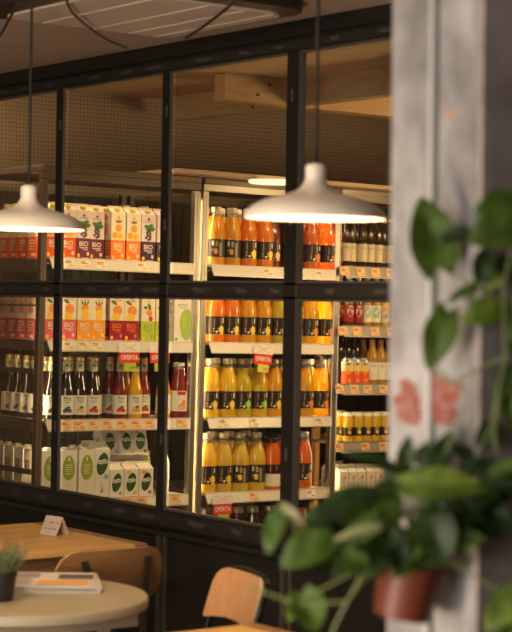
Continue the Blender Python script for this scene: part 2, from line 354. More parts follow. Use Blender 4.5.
def cooler(x0, x1, label, left_glass, left_mat, right_mat, tags, rails):
    rt = empty('display_cooler', at(0, 0, 0), label, 'fridge', 'glass fronted drink coolers')
    zt = 2.022; D = DEPTH+0.04
    for xx, mm in ((x0, left_mat), (x1-0.028, right_mat)):
        mb = MB(); mb.box(xx, xx+0.028, 0.0, 0.034, 0.0, 1.965, mm, bev=.003); mb.box(xx+0.012, xx+0.015, -0.002, 0.0, 0.05, 1.95, mm); mb.build('front_post', rt)
        mb = MB(); mb.box(xx+0.002, xx+0.026, D-0.03, D-0.002, 0.0, 1.965, 'cooler_frame_brown'); mb.build('rear_post', rt)
    mb = MB(); mb.box(x0, x1, -0.005, D, 1.995, zt, 'cooler_frame_brown', bev=.003); mb.box(x0, x1, 0.0, 0.034, 1.968, 1.995, left_mat); mb.build('top_panel', rt)
    mb = MB(); mb.box(x0+.036, x1-.036, D-0.008, D-.001, 0.1, 1.95, 'cooler_inner')
    for i in range(int((x1-x0)/0.05)): mb.box(x0+.05+i*.05, x0+.0525+i*.05, D-.016, D-.012, .12, 1.94, 'wire')
    for i in range(60): mb.box(x0+.04, x1-.04, D-.012, D-.009, .14+i*.03, .142+i*.03, 'wire')
    mb.build('back_panel', rt)
    mb = MB(); mb.box(x0, x1, -0.02, D, 0.0, 0.16, 'cooler_frame_brown'); mb.build('plinth', rt)
    for xx, gl in ((x0+.004, left_glass), (x1-.006, True)):
        mb = MB(); mb.box(xx, xx+.004, .036, D-.031, .17, 1.954, 'cooler_glass'); mb.build('side_glass', rt)
    if left_glass:
        for z, h in ((1.60, .045), (1.46, .006), (1.285, .035), (1.19, .022), (.962, .035), (.79, .022), (.745, .012)):
            mb = MB(); mb.box(x0-.004, x0+.003, .036, D-.032, z, z+h, 'cooler_frame_brown'); mb.build('side_rail', rt)
    for xx in (x0+.017, x1-.016):
        mb = MB(); mb.box(xx, xx+.008, 0.036, 0.044, .20, 1.93, 'led_tube'); mb.build('light_strip', rt)
    mb = MB(); mb.box(x0+.06, x1-.06, 0.036, 0.050, 1.970, 1.978, 'led_top'); mb.build('light_strip', rt)
    for si, z in enumerate(SZ):
        mb = MB(); n = 0
        mb.box(x0+.030, x1-.030, -.008, .012, z-.010, z, 'shelf_metal'); mb.box(x0+.030, x1-.030, DEPTH-.02, DEPTH, z-.010, z, 'shelf_metal')
        mb.box(x0+.032, x1-.034, .010, DEPTH, z-.004, z-.0005, 'shelf_metal')
        s = mb.build('shelf', rt)
        r0, r1 = rails[si]
        rm = rail_mesh(r0, r1, .041, 'rail_white' if si < 4 else 'rail_grey').build('price_rail', s); rm.location = (0, 0, z)
        for j, (tx, tm) in enumerate(tags[si]):
            t = tag_mesh(tx, .041, tm, seed=si*7+j+int(x0*10)).build('price_tag', s); t.location = (0, 0, z)
    return rt
O, Pl = 'tag_orange', 'tag_pale'
tl = [[(x, Pl) for x in (0.079, 0.154, 0.230, 0.428,)], [(x, Pl) for x in (0.089, 0.159, 0.220,)], [(x, O) for x in (0.084, 0.149, 0.215, 0.282, 0.350, 0.418, 0.487, 0.647,)], [(x, O) for x in (0.321, 0.389, 0.457, 0.627,)], []]
cooler(C0, C1, 'left steel framed cooler full of juice cartons, lit yellow inside', True, 'cooler_frame_brown', 'cooler_steel', tl, [(C0+.032, C1-.032)]*5)
tr = [[(x, Pl) for x in (1.078, 1.366,)], [], [(x, Pl) for x in (0.864, 1.024, 1.383,)], [(x, O) for x in (1.035,)]+[(x, 'white_print') for x in (1.349,)], []]
cooler(C2, C3, 'middle steel framed cooler full of orange and yellow juice bottles', False, 'cooler_steel', 'cooler_steel', tr, [(C2+.036, C3-.032)]*5)

# third unit, open shelves on the right
EZ = [1.676, 1.410, 1.150, 0.890, 0.670, 0.40]
EX0, EX1 = C3+.002, 2.30
rt = empty('shelf_unit', at(0, 0, 0), 'open shelving unit with grey price rails right of the middle cooler', 'shelf')
for xx, pw_ in ((EX0, .007), (EX1-.03, .03)):
    MB().box(xx, xx+pw_, 0, 0.03, 0, 1.998, 'cooler_steel', bev=.003).build('front_post', rt); MB().box(xx, xx+pw_, .53, .56, 0, 1.998, 'cooler_frame_brown').build('rear_post', rt)
MB().box(EX0, EX1, -.005, .56, 2.0, 2.02, 'cooler_steel').box(EX0, EX1, 0, .030, 1.970, 1.9995, 'cooler_steel').build('top_panel', rt)
mb = MB(); mb.box(EX0+.03, EX1-.03, .545, .552, .1, 1.99, 'cooler_inner')
for i in range(15): mb.box(EX0+.05+i*.05, EX0+.053+i*.05, .538, .541, .12, 1.96, 'wire')
for i in range(60): mb.box(EX0+.04, EX1-.04, .541, .544, .14+i*.03, .142+i*.03, 'wire')
mb.build('back_panel', rt)
wood('post_wood', (.78, .48, .20), (.66, .38, .14), (10, 10, 1))
MB().box(1.585, 1.612, .25, .28, .02, 1.99, 'post_wood').build('wooden_post', rt)
te = [(1.509, 1.603, 1.691, 1.781,), (1.509, 1.591, 1.697, 1.793,), (1.498, 1.585, 1.662, 1.757,), (1.504, 1.656, 1.763,), (1.550, 1.727,), []]
for si, z in enumerate(EZ):
    s = MB().box(EX0+.031, EX1-.031, -.01, .52, z-.012, z-.0005, 'shelf_metal').build('shelf', rt)
    g = rail_mesh(EX0+.009, EX1-.032, .044, 'rail_grey').build('price_rail', s); g.location = (0, 0, z)
    for j, tx in enumerate(te[si]):
        t = tag_mesh(tx, .044, 'tag_orange', seed=si*5+j+3).build('price_tag', s); t.location = (0, 0, z)
MB().box(EX0+.06, EX1-.06, .036, .05, 1.980, 1.988, 'led_top').build('light_strip', rt)

# wooden canopy board with a round lamp under it
rt = empty('canopy_board', at(0, 0, 0), 'thin wooden board lying over the cooler tops with round lamp underneath', 'board')
MB().box(.52, 2.3, -.13, .55, 2.023, 2.040, 'board_wood').build('board', rt)
mb = MB(); mb.lathe([(0, .105), (.006, .11), (.012, .11)], 'puck_glow', 28, Matrix.Translation((1.03, -.11, 2.0100))); l = mb.build('round_lamp', rt, True)
MB().box(.95, 1.11, -.13, -.047, 2.0222, 2.023, 'board_wood').build('lamp_plate', rt)

# ------------------------------------------------------------------ product prototypes
PROTO = {}
HOLD = Matrix.Translation((0, 0, -50))
def body_carton(lower, upper, fruit, split=0.43, w=.068, h=.195, word='BIO', wcol='pale_band', gable=True, d=None):
    d = d or w; mb = MB(); hs = h*split; W, Dp = w/2, d/2
    mb.box(-W, W, -Dp, Dp, 0, hs, lower); mb.box(-W, W, -Dp, Dp, hs, h, upper)
    if gable:
        g = .020; mb.add([(-W, -Dp, h), (W, -Dp, h), (W, Dp, h), (-W, Dp, h), (-W, .0, h+g), (W, .0, h+g), (-W+.012, 0, h+.004), (W-.012, 0, h+.004)],
                         [(0, 1, 5, 4), (2, 3, 4, 5), (0, 4, 6), (3, 6, 4), (0, 6, 3), (1, 7, 5), (5, 7, 2), (1, 2, 7)], upper)
        mb.box(-W, W, -.0012, .0012, h+g-.001, h+g+.009, upper)
    f = flat(-Dp)
    if fruit: fruit(mb, f, w, h, hs)
    if word:
        p_text(mb, f, word, 0, hs-.032, w*.62, .020, wcol); p_rect(mb, f, -w*.29, w*.29, hs-.040, hs-.036, wcol); p_rect(mb, f, -w*.05, w*.28, hs-.047, hs-.044, wcol)
        p_disc(mb, f, w*.3, .022, .006, .008, wcol); p_disc(mb, f, -w*.33, .014, .007, .008, 'fruit_yellow'); p_rect(mb, f, -w*.1, w*.35, .004, .006, wcol)
        p_disc(mb, f, 0, h*.90, .0055, .0055, lower); p_text(mb, f, 'HOLLINGER', 0, h*.835, w*.60, .005, lower)
    s = lambda u, z, e=.0004: (-W-e, -u, z)
    p_lines(mb, s, -Dp*.7, Dp*.7, hs+.02, h*.78, 9, lower if lower != 'white' else 'ink_grey', seed=1); p_rect(mb, s, -Dp*.6, Dp*.1, h*.84, h*.95, lower)
    p_lines(mb, s, -Dp*.7, Dp*.6, hs*.35, hs*.9, 4, 'pale_band', seed=2); p_rect(mb, s, -Dp*.2, Dp*.7, .006, .018, 'white')
    return mb
def fr_disc(c, leaf='leaf_print', kind=0):
    def fn(mb, f0, w, h, hs):
        z = hs+.022; z0_ = z; f = lambda u, q, e=.0004: f0(u*1.22, z0_+(q-z0_)*1.2, e)
        if kind == 0:      # apricots
            p_disc(mb, f, 0, z+.022, .013, .013, c, .0006); p_disc(mb, f, -.014, z-.002, .011, .011, c, .0008); p_disc(mb, f, .008, z-.004, .015, .012, 'fruit_yellow', .0010); p_disc(mb, f, .0, z+.044, .012, .004, leaf, .0007)
            p_disc(mb, f, .006, z-.004, .006, .005, c, .0013)
        elif kind == 1:    # currants and leaves
            for i in range(14): p_disc(mb, f, .010*math.sin(i*2.4)*(1-i/22), z-.012+.0034*i, .0052, .0052, c, .0006+i*.00004, 8)
            for a, b in ((-.008, .040), (.008, .044), (.014, .032)): p_disc(mb, f, a, z+b-.008, .011, .007, leaf, .0015, 8, a*40)
        elif kind == 2:    # peach or mango with leaf over a cut slice
            p_disc(mb, f, .002, z+.016, .018, .017, c, .0006); p_disc(mb, f, -.004, z-.006, .017, .012, 'fruit_yellow', .0009); p_disc(mb, f, -.012, z+.042, .013, .005, leaf, .0011, 10, -.5)
            p_disc(mb, f, .008, z+.020, .006, .008, 'fruit_orange', .0011)
        elif kind == 3:    # tall yellow fruit
            p_disc(mb, f, .0, z+.020, .014, .015, 'fruit_orange', .0006); p_disc(mb, f, .002, z-.002, .014, .020, 'fruit_yellow', .0009)
            for a in (-.010, 0, .010): p_disc(mb, f, a, z+.038, .003, .009, leaf, .0011, 8, -a*60)
        elif kind == 4:    # apple pieces
            p_disc(mb, f, .004, z+.010, .013, .013, c, .0006); p_disc(mb, f, -.008, z-.006, .010, .010, 'cream', .0009); p_disc(mb, f, .010, z-.010, .009, .009, 'red', .0010)
            p_disc(mb, f, .004, z+.032, .006, .013, leaf, .0011, 10, .4); p_disc(mb, f, -.012, z+.028, .009, .005, leaf, .0011, 8)
    return fn
def mk_carton(key, cat, body, cap=None):
    rt = empty('juice_carton' if cat == 'carton' else cat, HOLD, '', cat); body.build('carton_body', rt)
    if cap:
        pos, m, rad, hh, tilt = cap
        mb = MB(); mb.lathe([(0, rad), (hh*.85, rad), (hh, rad*.85)], m, 14, Matrix.Translation(pos) @ Matrix.Rotation(tilt, 4, 'X')); mb.build('screw_cap', rt, True)
    PROTO[key] = rt
gcap = ((0, -.019, .2005), 'cap_yellow', .0120, .014, .40)
for key, lo, up, fr in (('c_redorange', 'redorange', 'cream', fr_disc('fruit_orange', kind=0)), ('c_purple', 'purple', 'pinkcream', fr_disc('berry', kind=1)),
                        ('c_orange', 'orange', 'cream', fr_disc('fruit_orange', kind=0)), ('c_currant', 'darkpurple', 'pinkcream', fr_disc('berry', kind=1)),
                        ('c_pink', 'pink', 'cream', fr_disc('fruit_peach', kind=2)), ('c_pine', 'amber', 'cream', fr_disc('x', kind=3)),
                        ('c_mango', 'crimson', 'cream', fr_disc('fruit_peach', kind=2)), ('c_lime', 'lime', 'cream', fr_disc('fruit_peach', kind=4))):
    mk_carton(key, 'carton', body_carton(lo, up, fr, wcol={'c_mango': 'orange', 'c_lime': 'egg_green', 'c_currant': 'pinkcream'}.get(key, 'cream'), split=.43), gcap)
def apple(mb, f0, w, h, hs):
    f = lambda u, q, e=.0004: f0(min(u, w/2-.0005), q, e)
    p_disc(mb, f, .021, h*.34, .036, .066, 'apple_green', .0006, 26, 0, -.10); p_disc(mb, f, .008, h*.40, .010, .030, 'lime', .0008, 14)
    p_text(mb, f, 'MANZANA', 0, h*.70, w*.62, .009, 'ink_grey'); p_text(mb, f, 'POMA MACA', 0, h*.655, w*.5, .005, 'ink_grey'); p_disc(mb, f, 0, h*.86, .018, .008, 'leaf_print', .0006); p_disc(mb, f, 0, h*.845, .012, .004, 'fruit_yellow', .0009)
    p_disc(mb, f, -w*.36, .012, .006, .006, 'leaf_print')
mk_carton('c_apple', 'carton', body_carton('white', 'white', apple, w=.086, h=.215, word=None), ((0, -.024, .231), 'cap_white', .013, .014, .5))
def egg(mb, f, w, h, hs):
    p_disc(mb, f, 0, h*.64, .0295, .050, 'egg_green', .0006, 26, 0, .10); p_disc(mb, f, 0, h*.82, .0035, .010, 'white_print', .0009, 8)
    for i, q in enumerate((.70, .655, .61, .565, .52)): p_rect(mb, f, -.017+.002*(i == 4), .017-.003*i*(i % 2), h*q-.0022, h*q+.0018, 'pale_band', .0009)
    for i in range(10): a = i*PI/5; p_disc(mb, f, .007*math.cos(a), h*.27+.007*math.sin(a), .0014, .0014, 'egg_green', .0006, 6)
    p_rect(mb, f, -.02, .02, .006, .009, 'ink_grey')
mk_carton('c_egg', 'carton', body_carton('white', 'white', egg, w=.077, h=.196, word=None, gable=False), ((0, -.006, .196), 'cap_white', .0145, .012, 0))
def coco(big):
    def fn(mb, f, w, h, hs):
        zc = h*.70 if big else h*.52; s = 1.0 if big else .84
        p_disc(mb, f, 0, zc, .026*s, .046*s, 'coco_green', .0006, 20, -.25, .0); p_disc(mb, f, 0, zc+.03*s, .008*s, .019*s, 'coco_green', .0006, 10, -.5)
        p_text(mb, f, 'coco', 0, zc+.002, .042*s, .014*s, 'white_print', .001)
        for q in (-.016, -.006, .006, .016):
            p_disc(mb, f, q*s, zc+.009*s+.004*math.sin(q*400), .0085*s, .0085*s, 'white_print', .0009, 12); p_disc(mb, f, q*s, zc+.009*s+.004*math.sin(q*400), .0036*s, .0036*s, 'coco_green', .0012, 10)
        p_disc(mb, f, w*.28, zc-.052*s, .010*s, .010*s, 'sky', .0011)
        if big: p_disc(mb, f, 0, h*.14, .006, .009, 'ink_grey', .0006); p_rect(mb, f, -.001, .001, h*.2, h*.3, 'ink_grey')
    return fn
def small_extra(c):
    def fn(mb, f, w, h, hs):
        coco(False)(mb, f, w, h, hs); p_disc(mb, f, -.012, h*.88, .012, .008, 'fruit_yellow' if c != 'red' else 'fruit_orange', .0014); p_disc(mb, f, .016, h*.14, .007, .007, c, .0014)
    return fn
mk_carton('c_coco', 'carton', body_carton('white', 'white', coco(True), w=.069, h=.196, word=None))
mk_carton('c_coco_s', 'carton', body_carton('white', 'white', coco(False), w=.067, h=.112, word=None))
mk_carton('c_coco_p', 'carton', body_carton('white', 'white', small_extra('fruit_yellow'), w=.067, h=.112, word=None))
mk_carton('c_coco_r', 'carton', body_carton('white', 'white', small_extra('red'), w=.067, h=.112, word=None))
def mini(mb, f, w, h, hs):
    p_disc(mb, f, .0, h*.62, .010, .013, 'pale_band', .0006); p_disc(mb, f, .004, h*.72, .010, .006, 'orange', .0009, 8, .6); p_disc(mb, f, 0, h*.25, .006, .008, 'fruit_yellow', .0009); p_rect(mb, f, -.012, .012, h*.45, h*.47, 'ink_grey')
mk_carton('c_mini', 'carton', body_carton('white', 'white', mini, w=.048, h=.085, word=None, split=.5))

def mk_bottle(key, name, prof_body, jmat, neck, cap, labels, n=20):
    rt = empty(name, HOLD, '', name.split('_')[-1])
    MB().lathe(prof_body, jmat, n).build('bottle_body', rt, True)
    if neck: MB().lathe(neck, 'bottle_glass', n, capb=False, capt=False).build('glass_neck', rt, True)
    pc, cm = cap; MB().lathe(pc, cm, 16).build('cap', rt, True)
    for nm, fn in labels:
        mb = MB(); fn(mb); mb.build(nm, rt, True)
    PROTO[key] = rt
JB = [(0, .036), (.003, .0400), (.014, .0418), (.130, .0418), (.146, .0405), (.162, .0372), (.178, .0328), (.194, .0283), (.206, .0250), (.211, .0242)]
JN = [(.211, .0242), (.216, .0225), (.226, .0218), (.234, .0222)]
def band(mb, r, z0, z1, m, n=24, off=.0003):
    mb.lathe([(z0, r+off), (z1, r+off)], m, n, capb=False, capt=False)
def black_label(fruit, turn=0.0, side=False, r=.0418):
    def fn(mb):
        band(mb, r, .034, .112, 'label_black'); f = curved(r+.0003, turn)
        if side:
            p_rect(mb, f, -.020, -.012, .085, .104, 'white_print', seg=2); p_rect(mb, f, -.022, -.008, .062, .070, 'ink_grey', seg=2); p_rect(mb, f, .012, .024, .040, .098, 'ink_grey', seg=3); p_disc(mb, f, -.002, .060, .009, .013, fruit, .0011)
            p_lines(mb, f, -.004, .010, .080, .104, 4, 'ink_gold', seed=3)
        else:
            p_rect(mb, f, .017, .023, .084, .105, 'white_print', seg=2); p_lines(mb, f, -.022, .013, .070, .104, 4, 'ink_gold', seed=5); p_lines(mb, f, -.025, .0, .044, .066, 2, 'ink_gold', seed=6)
            p_disc(mb, f, .012, .056, .0125, .0165, fruit, .0012); p_disc(mb, f, -.010, .046, .005, .005, 'label_white', .0012); p_rect(mb, f, .004, .023, .036, .041, fruit, seg=2)
        p_rect(mb, f, -.040, .040, .0345, .0360, 'ink_gold', seg=8)
    return fn
for key, j, fruit, turn, side in (('b_pale', 'j_pale', 'pear', .12, False), ('b_pale2', 'j_pale', 'pear', -.1, True), ('b_yellow', 'j_yellow', 'pear', .1, False), ('b_yellow2', 'j_yellow', 'lime_print', .2, False),
                                  ('b_olive', 'j_olive', 'lime_print', .15, False), ('b_gold', 'j_gold', 'fruit_peach', .25, False), ('b_amber', 'j_amber', 'fruit_yellow', .12, False), ('b_apricot', 'j_amber', 'fruit_orange', -.05, True),
                                  ('b_orange', 'j_orange', 'fruit_yellow', .15, False), ('b_deep', 'j_deep', 'fruit_peach', .3, False), ('b_shaded', 'j_shaded', 'ink_gold', .2, False)):
    mk_bottle(key, 'juice_bottle', JB, j, JN, ([(.228, .0232), (.247, .0232), (.250, .021)], 'cap_steel'), [('label', black_label(fruit, turn, side))])
BB = [(0, .027), (.004, .030), (.012, .031), (.105, .031), (.118, .0300), (.135, .0265), (.155, .0215), (.175, .0180), (.192, .0162), (.238, .0150)]
def white_label(fr):
    def fn(mb):
        band(mb, .031, .020, .098, 'label_white'); f = curved(.0313, .08); p_text(mb, f, 'Biotta', 0, .084, .030, .008, 'leaf_print'); p_rect(mb, f, -.016, .016, .077, .079, 'ink_grey', seg=3); p_rect(mb, f, -.012, .012, .069, .072, 'ink_grey', seg=3)
        p_disc(mb, f, -.002, .040, .011, .010, fr, .0010); p_disc(mb, f, .011, .036, .009, .008, fr, .0013); p_disc(mb, f, -.011, .036, .008, .007, fr, .0016); p_disc(mb, f, .004, .050, .009, .005, 'leaf_print', .0018)
    return fn
def neck_label(mb): band(mb, .0162, .194, .234, 'label_cream'); f = curved(.0165); p_disc(mb, f, 0, .214, .007, .010, 'leaf_print')
for key, j, fr in (('bi_blue', 'j_dark', 'blueberry'), ('bi_plum', 'j_dark', 'ink_gold'), ('bi_cherry', 'j_dark', 'red'), ('bi_red', 'j_red', 'red'), ('bi_orange', 'j_gold', 'fruit_orange'), ('bi_tomato', 'j_tomato', 'red')):
    mk_bottle(key, 'vegetable_juice_bottle', BB, j, None, ([(.236, .0165), (.249, .0165), (.251, .015)], 'cap_gold'), [('label', white_label(fr)), ('neck_label', neck_label)])
GB = [(0, .031), (.004, .034), (.012, .0355), (.100, .0355), (.118, .034), (.140, .031), (.165, .0275), (.190, .0245), (.205, .0238)]
def gran(mb): band(mb, .0355, .030, .115, 'label_white'); f = curved(.0358, .1); p_rect(mb, f, -.014, .026, .098, .112, 'red', seg=4); p_disc(mb, f, .008, .050, .016, .014, 'fruit_peach', .0011); p_disc(mb, f, .014, .068, .008, .008, 'orange', .0014); p_lines(mb, f, -.014, .020, .074, .094, 3, 'ink_grey')
mk_bottle('b_granate', 'juice_bottle', GB, 'j_red', [(.205, .0238), (.222, .0225)], ([(.218, .0245), (.230, .0245), (.232, .023)], 'cap_white'), [('label', gran)])
def tom(mb): band(mb, .0395, .016, .068, 'label_white'); band(mb, .0395, .072, .110, 'label_black'); f = curved(.0398); p_lines(mb, f, -.014, .02, .022, .058, 4, 'ink_grey'); p_lines(mb, f, -.014, .02, .08, .104, 3, 'ink_gold')
mk_bottle('b_tomato', 'juice_bottle', [(0, .034), (.005, .039), (.150, .039), (.175, .036), (.195, .030), (.205, .029)], 'j_deep', None, ([(.204, .030), (.224, .030), (.227, .028)], 'cap_dark'), [('label', tom)])
def darkl(mb): band(mb, .038, .04, .12, 'label_cream'); f = curved(.0383); p_lines(mb, f, -.015, .015, .06, .1, 4, 'leaf_print')
mk_bottle('b_low', 'juice_bottle', [(0, .034), (.005, .038), (.150, .038), (.180, .034), (.205, .026), (.225, .024)], 'j_dark', None, ([(.222, .026), (.243, .026), (.246, .024)], 'cap_dark'), [('label', darkl)])
mk_bottle('b_low_w', 'juice_bottle', [(0, .034), (.005, .038), (.150, .038), (.180, .034), (.205, .026), (.225, .024)], 'j_dark', None, ([(.222, .026), (.243, .026), (.246, .024)], 'cap_steel'), [('label', darkl)])
mk_bottle('b_low_r', 'juice_bottle', [(0, .034), (.005, .038), (.170, .038), (.195, .034), (.210, .030)], 'j_tomato', None, ([(.208, .032), (.226, .032), (.228, .030)], 'cap_red'), [('label', darkl)])
BE = [(0, .0215), (.004, .0238), (.118, .0238), (.135, .0215), (.155, .0165), (.170, .0135), (.215, .0125)]
def beerl(inkc):
    def fn(mb): band(mb, .0238, .026, .106, 'label_cream'); f = curved(.0241, .05); p_text(mb, f, 'SIDRA', 0, .082, .026, .008, 'ink_grey'); p_lines(mb, f, -.013, .015, .034, .060, 2, inkc); p_lines(mb, f, -.010, .012, .064, .078, 2, 'ink_grey')
    return fn
for key, ik in (('beer_r', 'red'), ('beer_g', 'egg_green')):
    mk_bottle(key, 'small_glass_bottle', BE, 'j_beer', None, ([(.212, .0145), (.222, .0150), (.226, .013)], 'cap_steel'), [('label', beerl(ik))], 16)
def softl(bg, a, b):
    def fn(mb): band(mb, .0238, .020, .096, bg); f = curved(.0241); p_disc(mb, f, 0, .068, .015, .026, a, .0011); p_disc(mb, f, 0, .050, .014, .010, b, .0014); p_rect(mb, f, -.012, .012, .078, .084, b, .0016, 3)
    return fn
for key, j, bg, a, b in (('soda_red', 'j_brown', 'deep_red', 'label_cream', 'deep_red'), ('soda_blue', 'j_honey', 'label_white', 'cyan', 'lime'), ('soda_yellow', 'j_pale', 'label_cream', 'fruit_peach', 'cyan')):
    mk_bottle(key, 'small_glass_bottle', BE, j, None, ([(.212, .0145), (.222, .0150), (.226, .013)], 'cap_steel'), [('label', softl(bg, a, b))], 16)
def cl(mb): band(mb, .0275, .020, .098, 'label_white'); f = curved(.0278); p_rect(mb, f, -.004, .004, .088, .091, 'ink_grey'); p_text(mb, f, 'CIDER', 0, .078, .024, .006, 'ink_grey'); p_lines(mb, f, -.012, .012, .032, .052, 2, 'pale_band')
mk_bottle('cider', 'small_glass_bottle', [(0, .026), (.004, .0275), (.120, .0275), (.138, .024), (.158, .0165), (.172, .014), (.205, .0135)], 'j_honey', None, ([(.200, .0155), (.222, .0155), (.225, .014)], 'cap_dark'), [('label', cl)], 16)
mk_bottle('tall_dark', 'small_glass_bottle', [(0, .026), (.004, .0275), (.150, .0275), (.168, .024), (.184, .015), (.215, .0135)], 'j_dark', None, ([(.212, .0150), (.228, .0150), (.230, .013)], 'cap_dark'), [('label', darkl if False else (lambda mb: band(mb, .0275, .03, .10, 'label_black')))], 16)
def canl(mb): band(mb, .0262, .004, .058, 'redorange'); band(mb, .0262, .058, .100, 'pale_band'); f = curved(.0265); p_disc(mb, f, 0, .066, .014, .022, 'fruit_yellow', .0011); p_disc(mb, f, 0, .090, .010, .004, 'leaf_print', .0014); p_disc(mb, f, .004, .016, .008, .008, 'fruit_orange', .0011)
mk_bottle('can', 'drink_can', [(0, .022), (.004, .026), (.104, .026), (.112, .023)], 'can_silver', None, ([(.112, .0235), (.117, .0235), (.118, .022)], 'can_silver'), [('label', canl)], 18)
def jarl(mb): band(mb, .0262, .028, .066, 'label_black'); f = curved(.0265); p_disc(mb, f, .003, .044, .0085, .0095, 'fruit_yellow', .0011); p_rect(mb, f, -.006, .012, .058, .063, 'ink_gold', seg=2)
mk_bottle('jar', 'juice_jar', [(0, .022), (.004, .0255), (.100, .0255), (.112, .0225), (.116, .0215)], 'j_yellow', None, ([(.114, .0235), (.128, .0235), (.130, .022)], 'cap_white'), [('label', jarl)], 18)
def milkl(mb): band(mb, .027, .03, .12, 'white'); f = curved(.0273); p_disc(mb, f, .0, .075, .016, .03, 'leaf_print', .0011); p_disc(mb, f, .0, .055, .010, .010, 'white', .0014)
mk_bottle('milk', 'drink_bottle', [(0, .024), (.004, .027), (.130, .027), (.150, .021), (.165, .015), (.172, .014)], 'white', None, ([(.170, .0155), (.183, .0155), (.185, .014)], 'cap_gold'), [('label', milkl)], 16)
mk_bottle('milk_red', 'drink_bottle', [(0, .024), (.004, .027), (.130, .027), (.150, .023), (.160, .020)], 'apple_green', None, ([(.158, .023), (.175, .023), (.177, .022)], 'cap_red'), [('label', milkl)], 16)

DESC = {'c_redorange': 'red-orange and cream juice carton', 'c_purple': 'plum purple juice carton', 'c_orange': 'orange juice carton with apricots', 'c_currant': 'dark blackcurrant juice carton',
        'c_pink': 'pink peach juice carton', 'c_pine': 'amber orange juice carton', 'c_mango': 'crimson mango juice carton', 'c_lime': 'lime green apple juice carton', 'c_apple': 'white carton with big green apple',
        'c_egg': 'white carton with green egg shape', 'c_coco': 'tall white coconut drink carton', 'c_coco_s': 'short coconut drink carton', 'c_coco_p': 'short coconut carton with yellow fruit', 'c_coco_r': 'short coconut carton with red fruit',
        'c_mini': 'small cream drink carton', 'b_pale': 'pale yellow juice bottle', 'b_pale2': 'cloudy yellow juice bottle', 'b_yellow': 'yellow juice bottle', 'b_yellow2': 'bright yellow juice bottle', 'b_olive': 'greenish yellow juice bottle',
        'b_gold': 'golden mango juice bottle', 'b_amber': 'amber juice bottle', 'b_apricot': 'yellow-orange juice bottle', 'b_orange': 'orange juice bottle', 'b_deep': 'deep orange juice bottle', 'b_shaded': 'shadowed dark orange juice bottle',
        'bi_blue': 'dark bottle with blueberry label', 'bi_plum': 'dark bottle with brown fruit label', 'bi_cherry': 'dark bottle with cherry label', 'bi_red': 'dark red juice bottle, white label', 'bi_orange': 'golden orange bottle, white label', 'bi_tomato': 'red tomato juice bottle',
        'b_granate': 'dark red bottle with white lid', 'b_tomato': 'orange bottle with white label, dark lid', 'b_low': 'dark bottle with dark cap', 'b_low_w': 'dark bottle with shiny cap', 'b_low_r': 'red bottle with red lid',
        'beer_r': 'dark bottle, cream and red label', 'beer_g': 'dark bottle, cream and green label', 'soda_red': 'small bottle with red label', 'soda_blue': 'small bottle with blue label', 'soda_yellow': 'small yellow bottle',
        'cider': 'honey coloured bottle, white label', 'tall_dark': 'tall dark bottle', 'can': 'slim red and yellow drink can', 'jar': 'small yellow jar, white lid', 'milk': 'small white drink bottle', 'milk_red': 'green drink bottle, red cap'}
USED = set()
def put(key, M, label, group):
    p = PROTO[key]
    if key not in USED:
        USED.add(key); p.matrix_world = M; p['label'] = label; p['group'] = group; return p
    return copy_thing(p, M, label, group)
def row(items, z, where, group, y0=.045, back=()):
    "items: (key, x) from left to right in the front row; back: (key, x, y) behind it"
    for i, (key, x) in enumerate(items):
        j = rnd.uniform
        put(key, at(x, y0+j(-.003, .003)+(.009*math.sin(i*2.2) if key.startswith('beer') else 0), z, j(-.06, .06)-(0 if key.startswith('c_') else .40)), '%s, %s from left, front row, %s' % (DESC[key], ND[i+1], where), group)
    bk = sorted(back, key=lambda t: (round(t[2], 2), t[1])); cnt = {}
    for key, x, y in bk:
        d = round((y-y0)/.075)+1; cnt[d] = cnt.get(d, 0)+1
        put(key, at(x, y+rnd.uniform(-.003, .003), z, rnd.uniform(-.06, .06)-(0 if key.startswith('c_') else .40)), '%s, %s in %s row, %s' % (DESC[key], ND[cnt[d]], ND[max(d, 2)], where), group)
def behind(items, dys, y0=.045): return [(k, x, y0+d) for d in dys for k, x in items]

# left cooler
A = list(zip(['c_redorange', 'c_redorange', 'c_purple', 'c_orange', 'c_orange', 'c_currant', 'c_currant'], (0.022, 0.092, 0.162, 0.324, 0.399, 0.473, 0.548,)))
row(A, SZ[0], "left cooler's top shelf", 'juice cartons on top shelf of left cooler', .040,
    behind(A[:1], (.078, .156, .234, .312), .040)+behind(A[1:3], (.078,), .040)+[('c_purple', A[2][1]+.082, .075)]+behind(A[3:4], (.078, .156), .040)+behind(A[4:6], (.078,), .040)+[('b_shaded', (0.660,)[0], .33), ('b_shaded', (0.691,)[0]-.13, .33)])
B = list(zip(['c_pink', 'c_pink', 'c_pine', 'c_pine', 'c_mango', 'c_mango', 'c_lime', 'c_lime', 'c_apple'], (0.027, 0.103, 0.174, 0.240, 0.331, 0.404, 0.481, 0.553, 0.649,)))
B[-1] = (B[-1][0], B[-1][1]-.002)
row(B, SZ[1], "left cooler's second shelf", 'juice cartons on second shelf of left cooler', .040, behind(B[:1], (.078, .156, .234, .312), .040)+behind(B[4:5], (.078, .156), .040)+behind(B[5:7], (.078,), .040))
Cc = list(zip(['bi_blue', 'bi_blue', 'bi_plum', 'bi_cherry', 'bi_red', 'bi_orange', 'bi_orange', 'b_granate'], (0.050, 0.115, 0.176, 0.241, 0.369, 0.445, 0.587, 0.663,)))
row(Cc, SZ[2], "left cooler's third shelf", 'juice bottles on third shelf of left cooler', .036,
    behind(Cc[:1], (.070, .140, .210, .280, .350), .036)+behind(Cc[1:3], (.070,), .036)+[('bi_cherry', (0.284,)[0], .085), ('bi_blue', (0.308,)[0]-.005, .155), ('bi_tomato', (0.509,)[0], .070)]+behind(Cc[4:6], (.075,), .036))
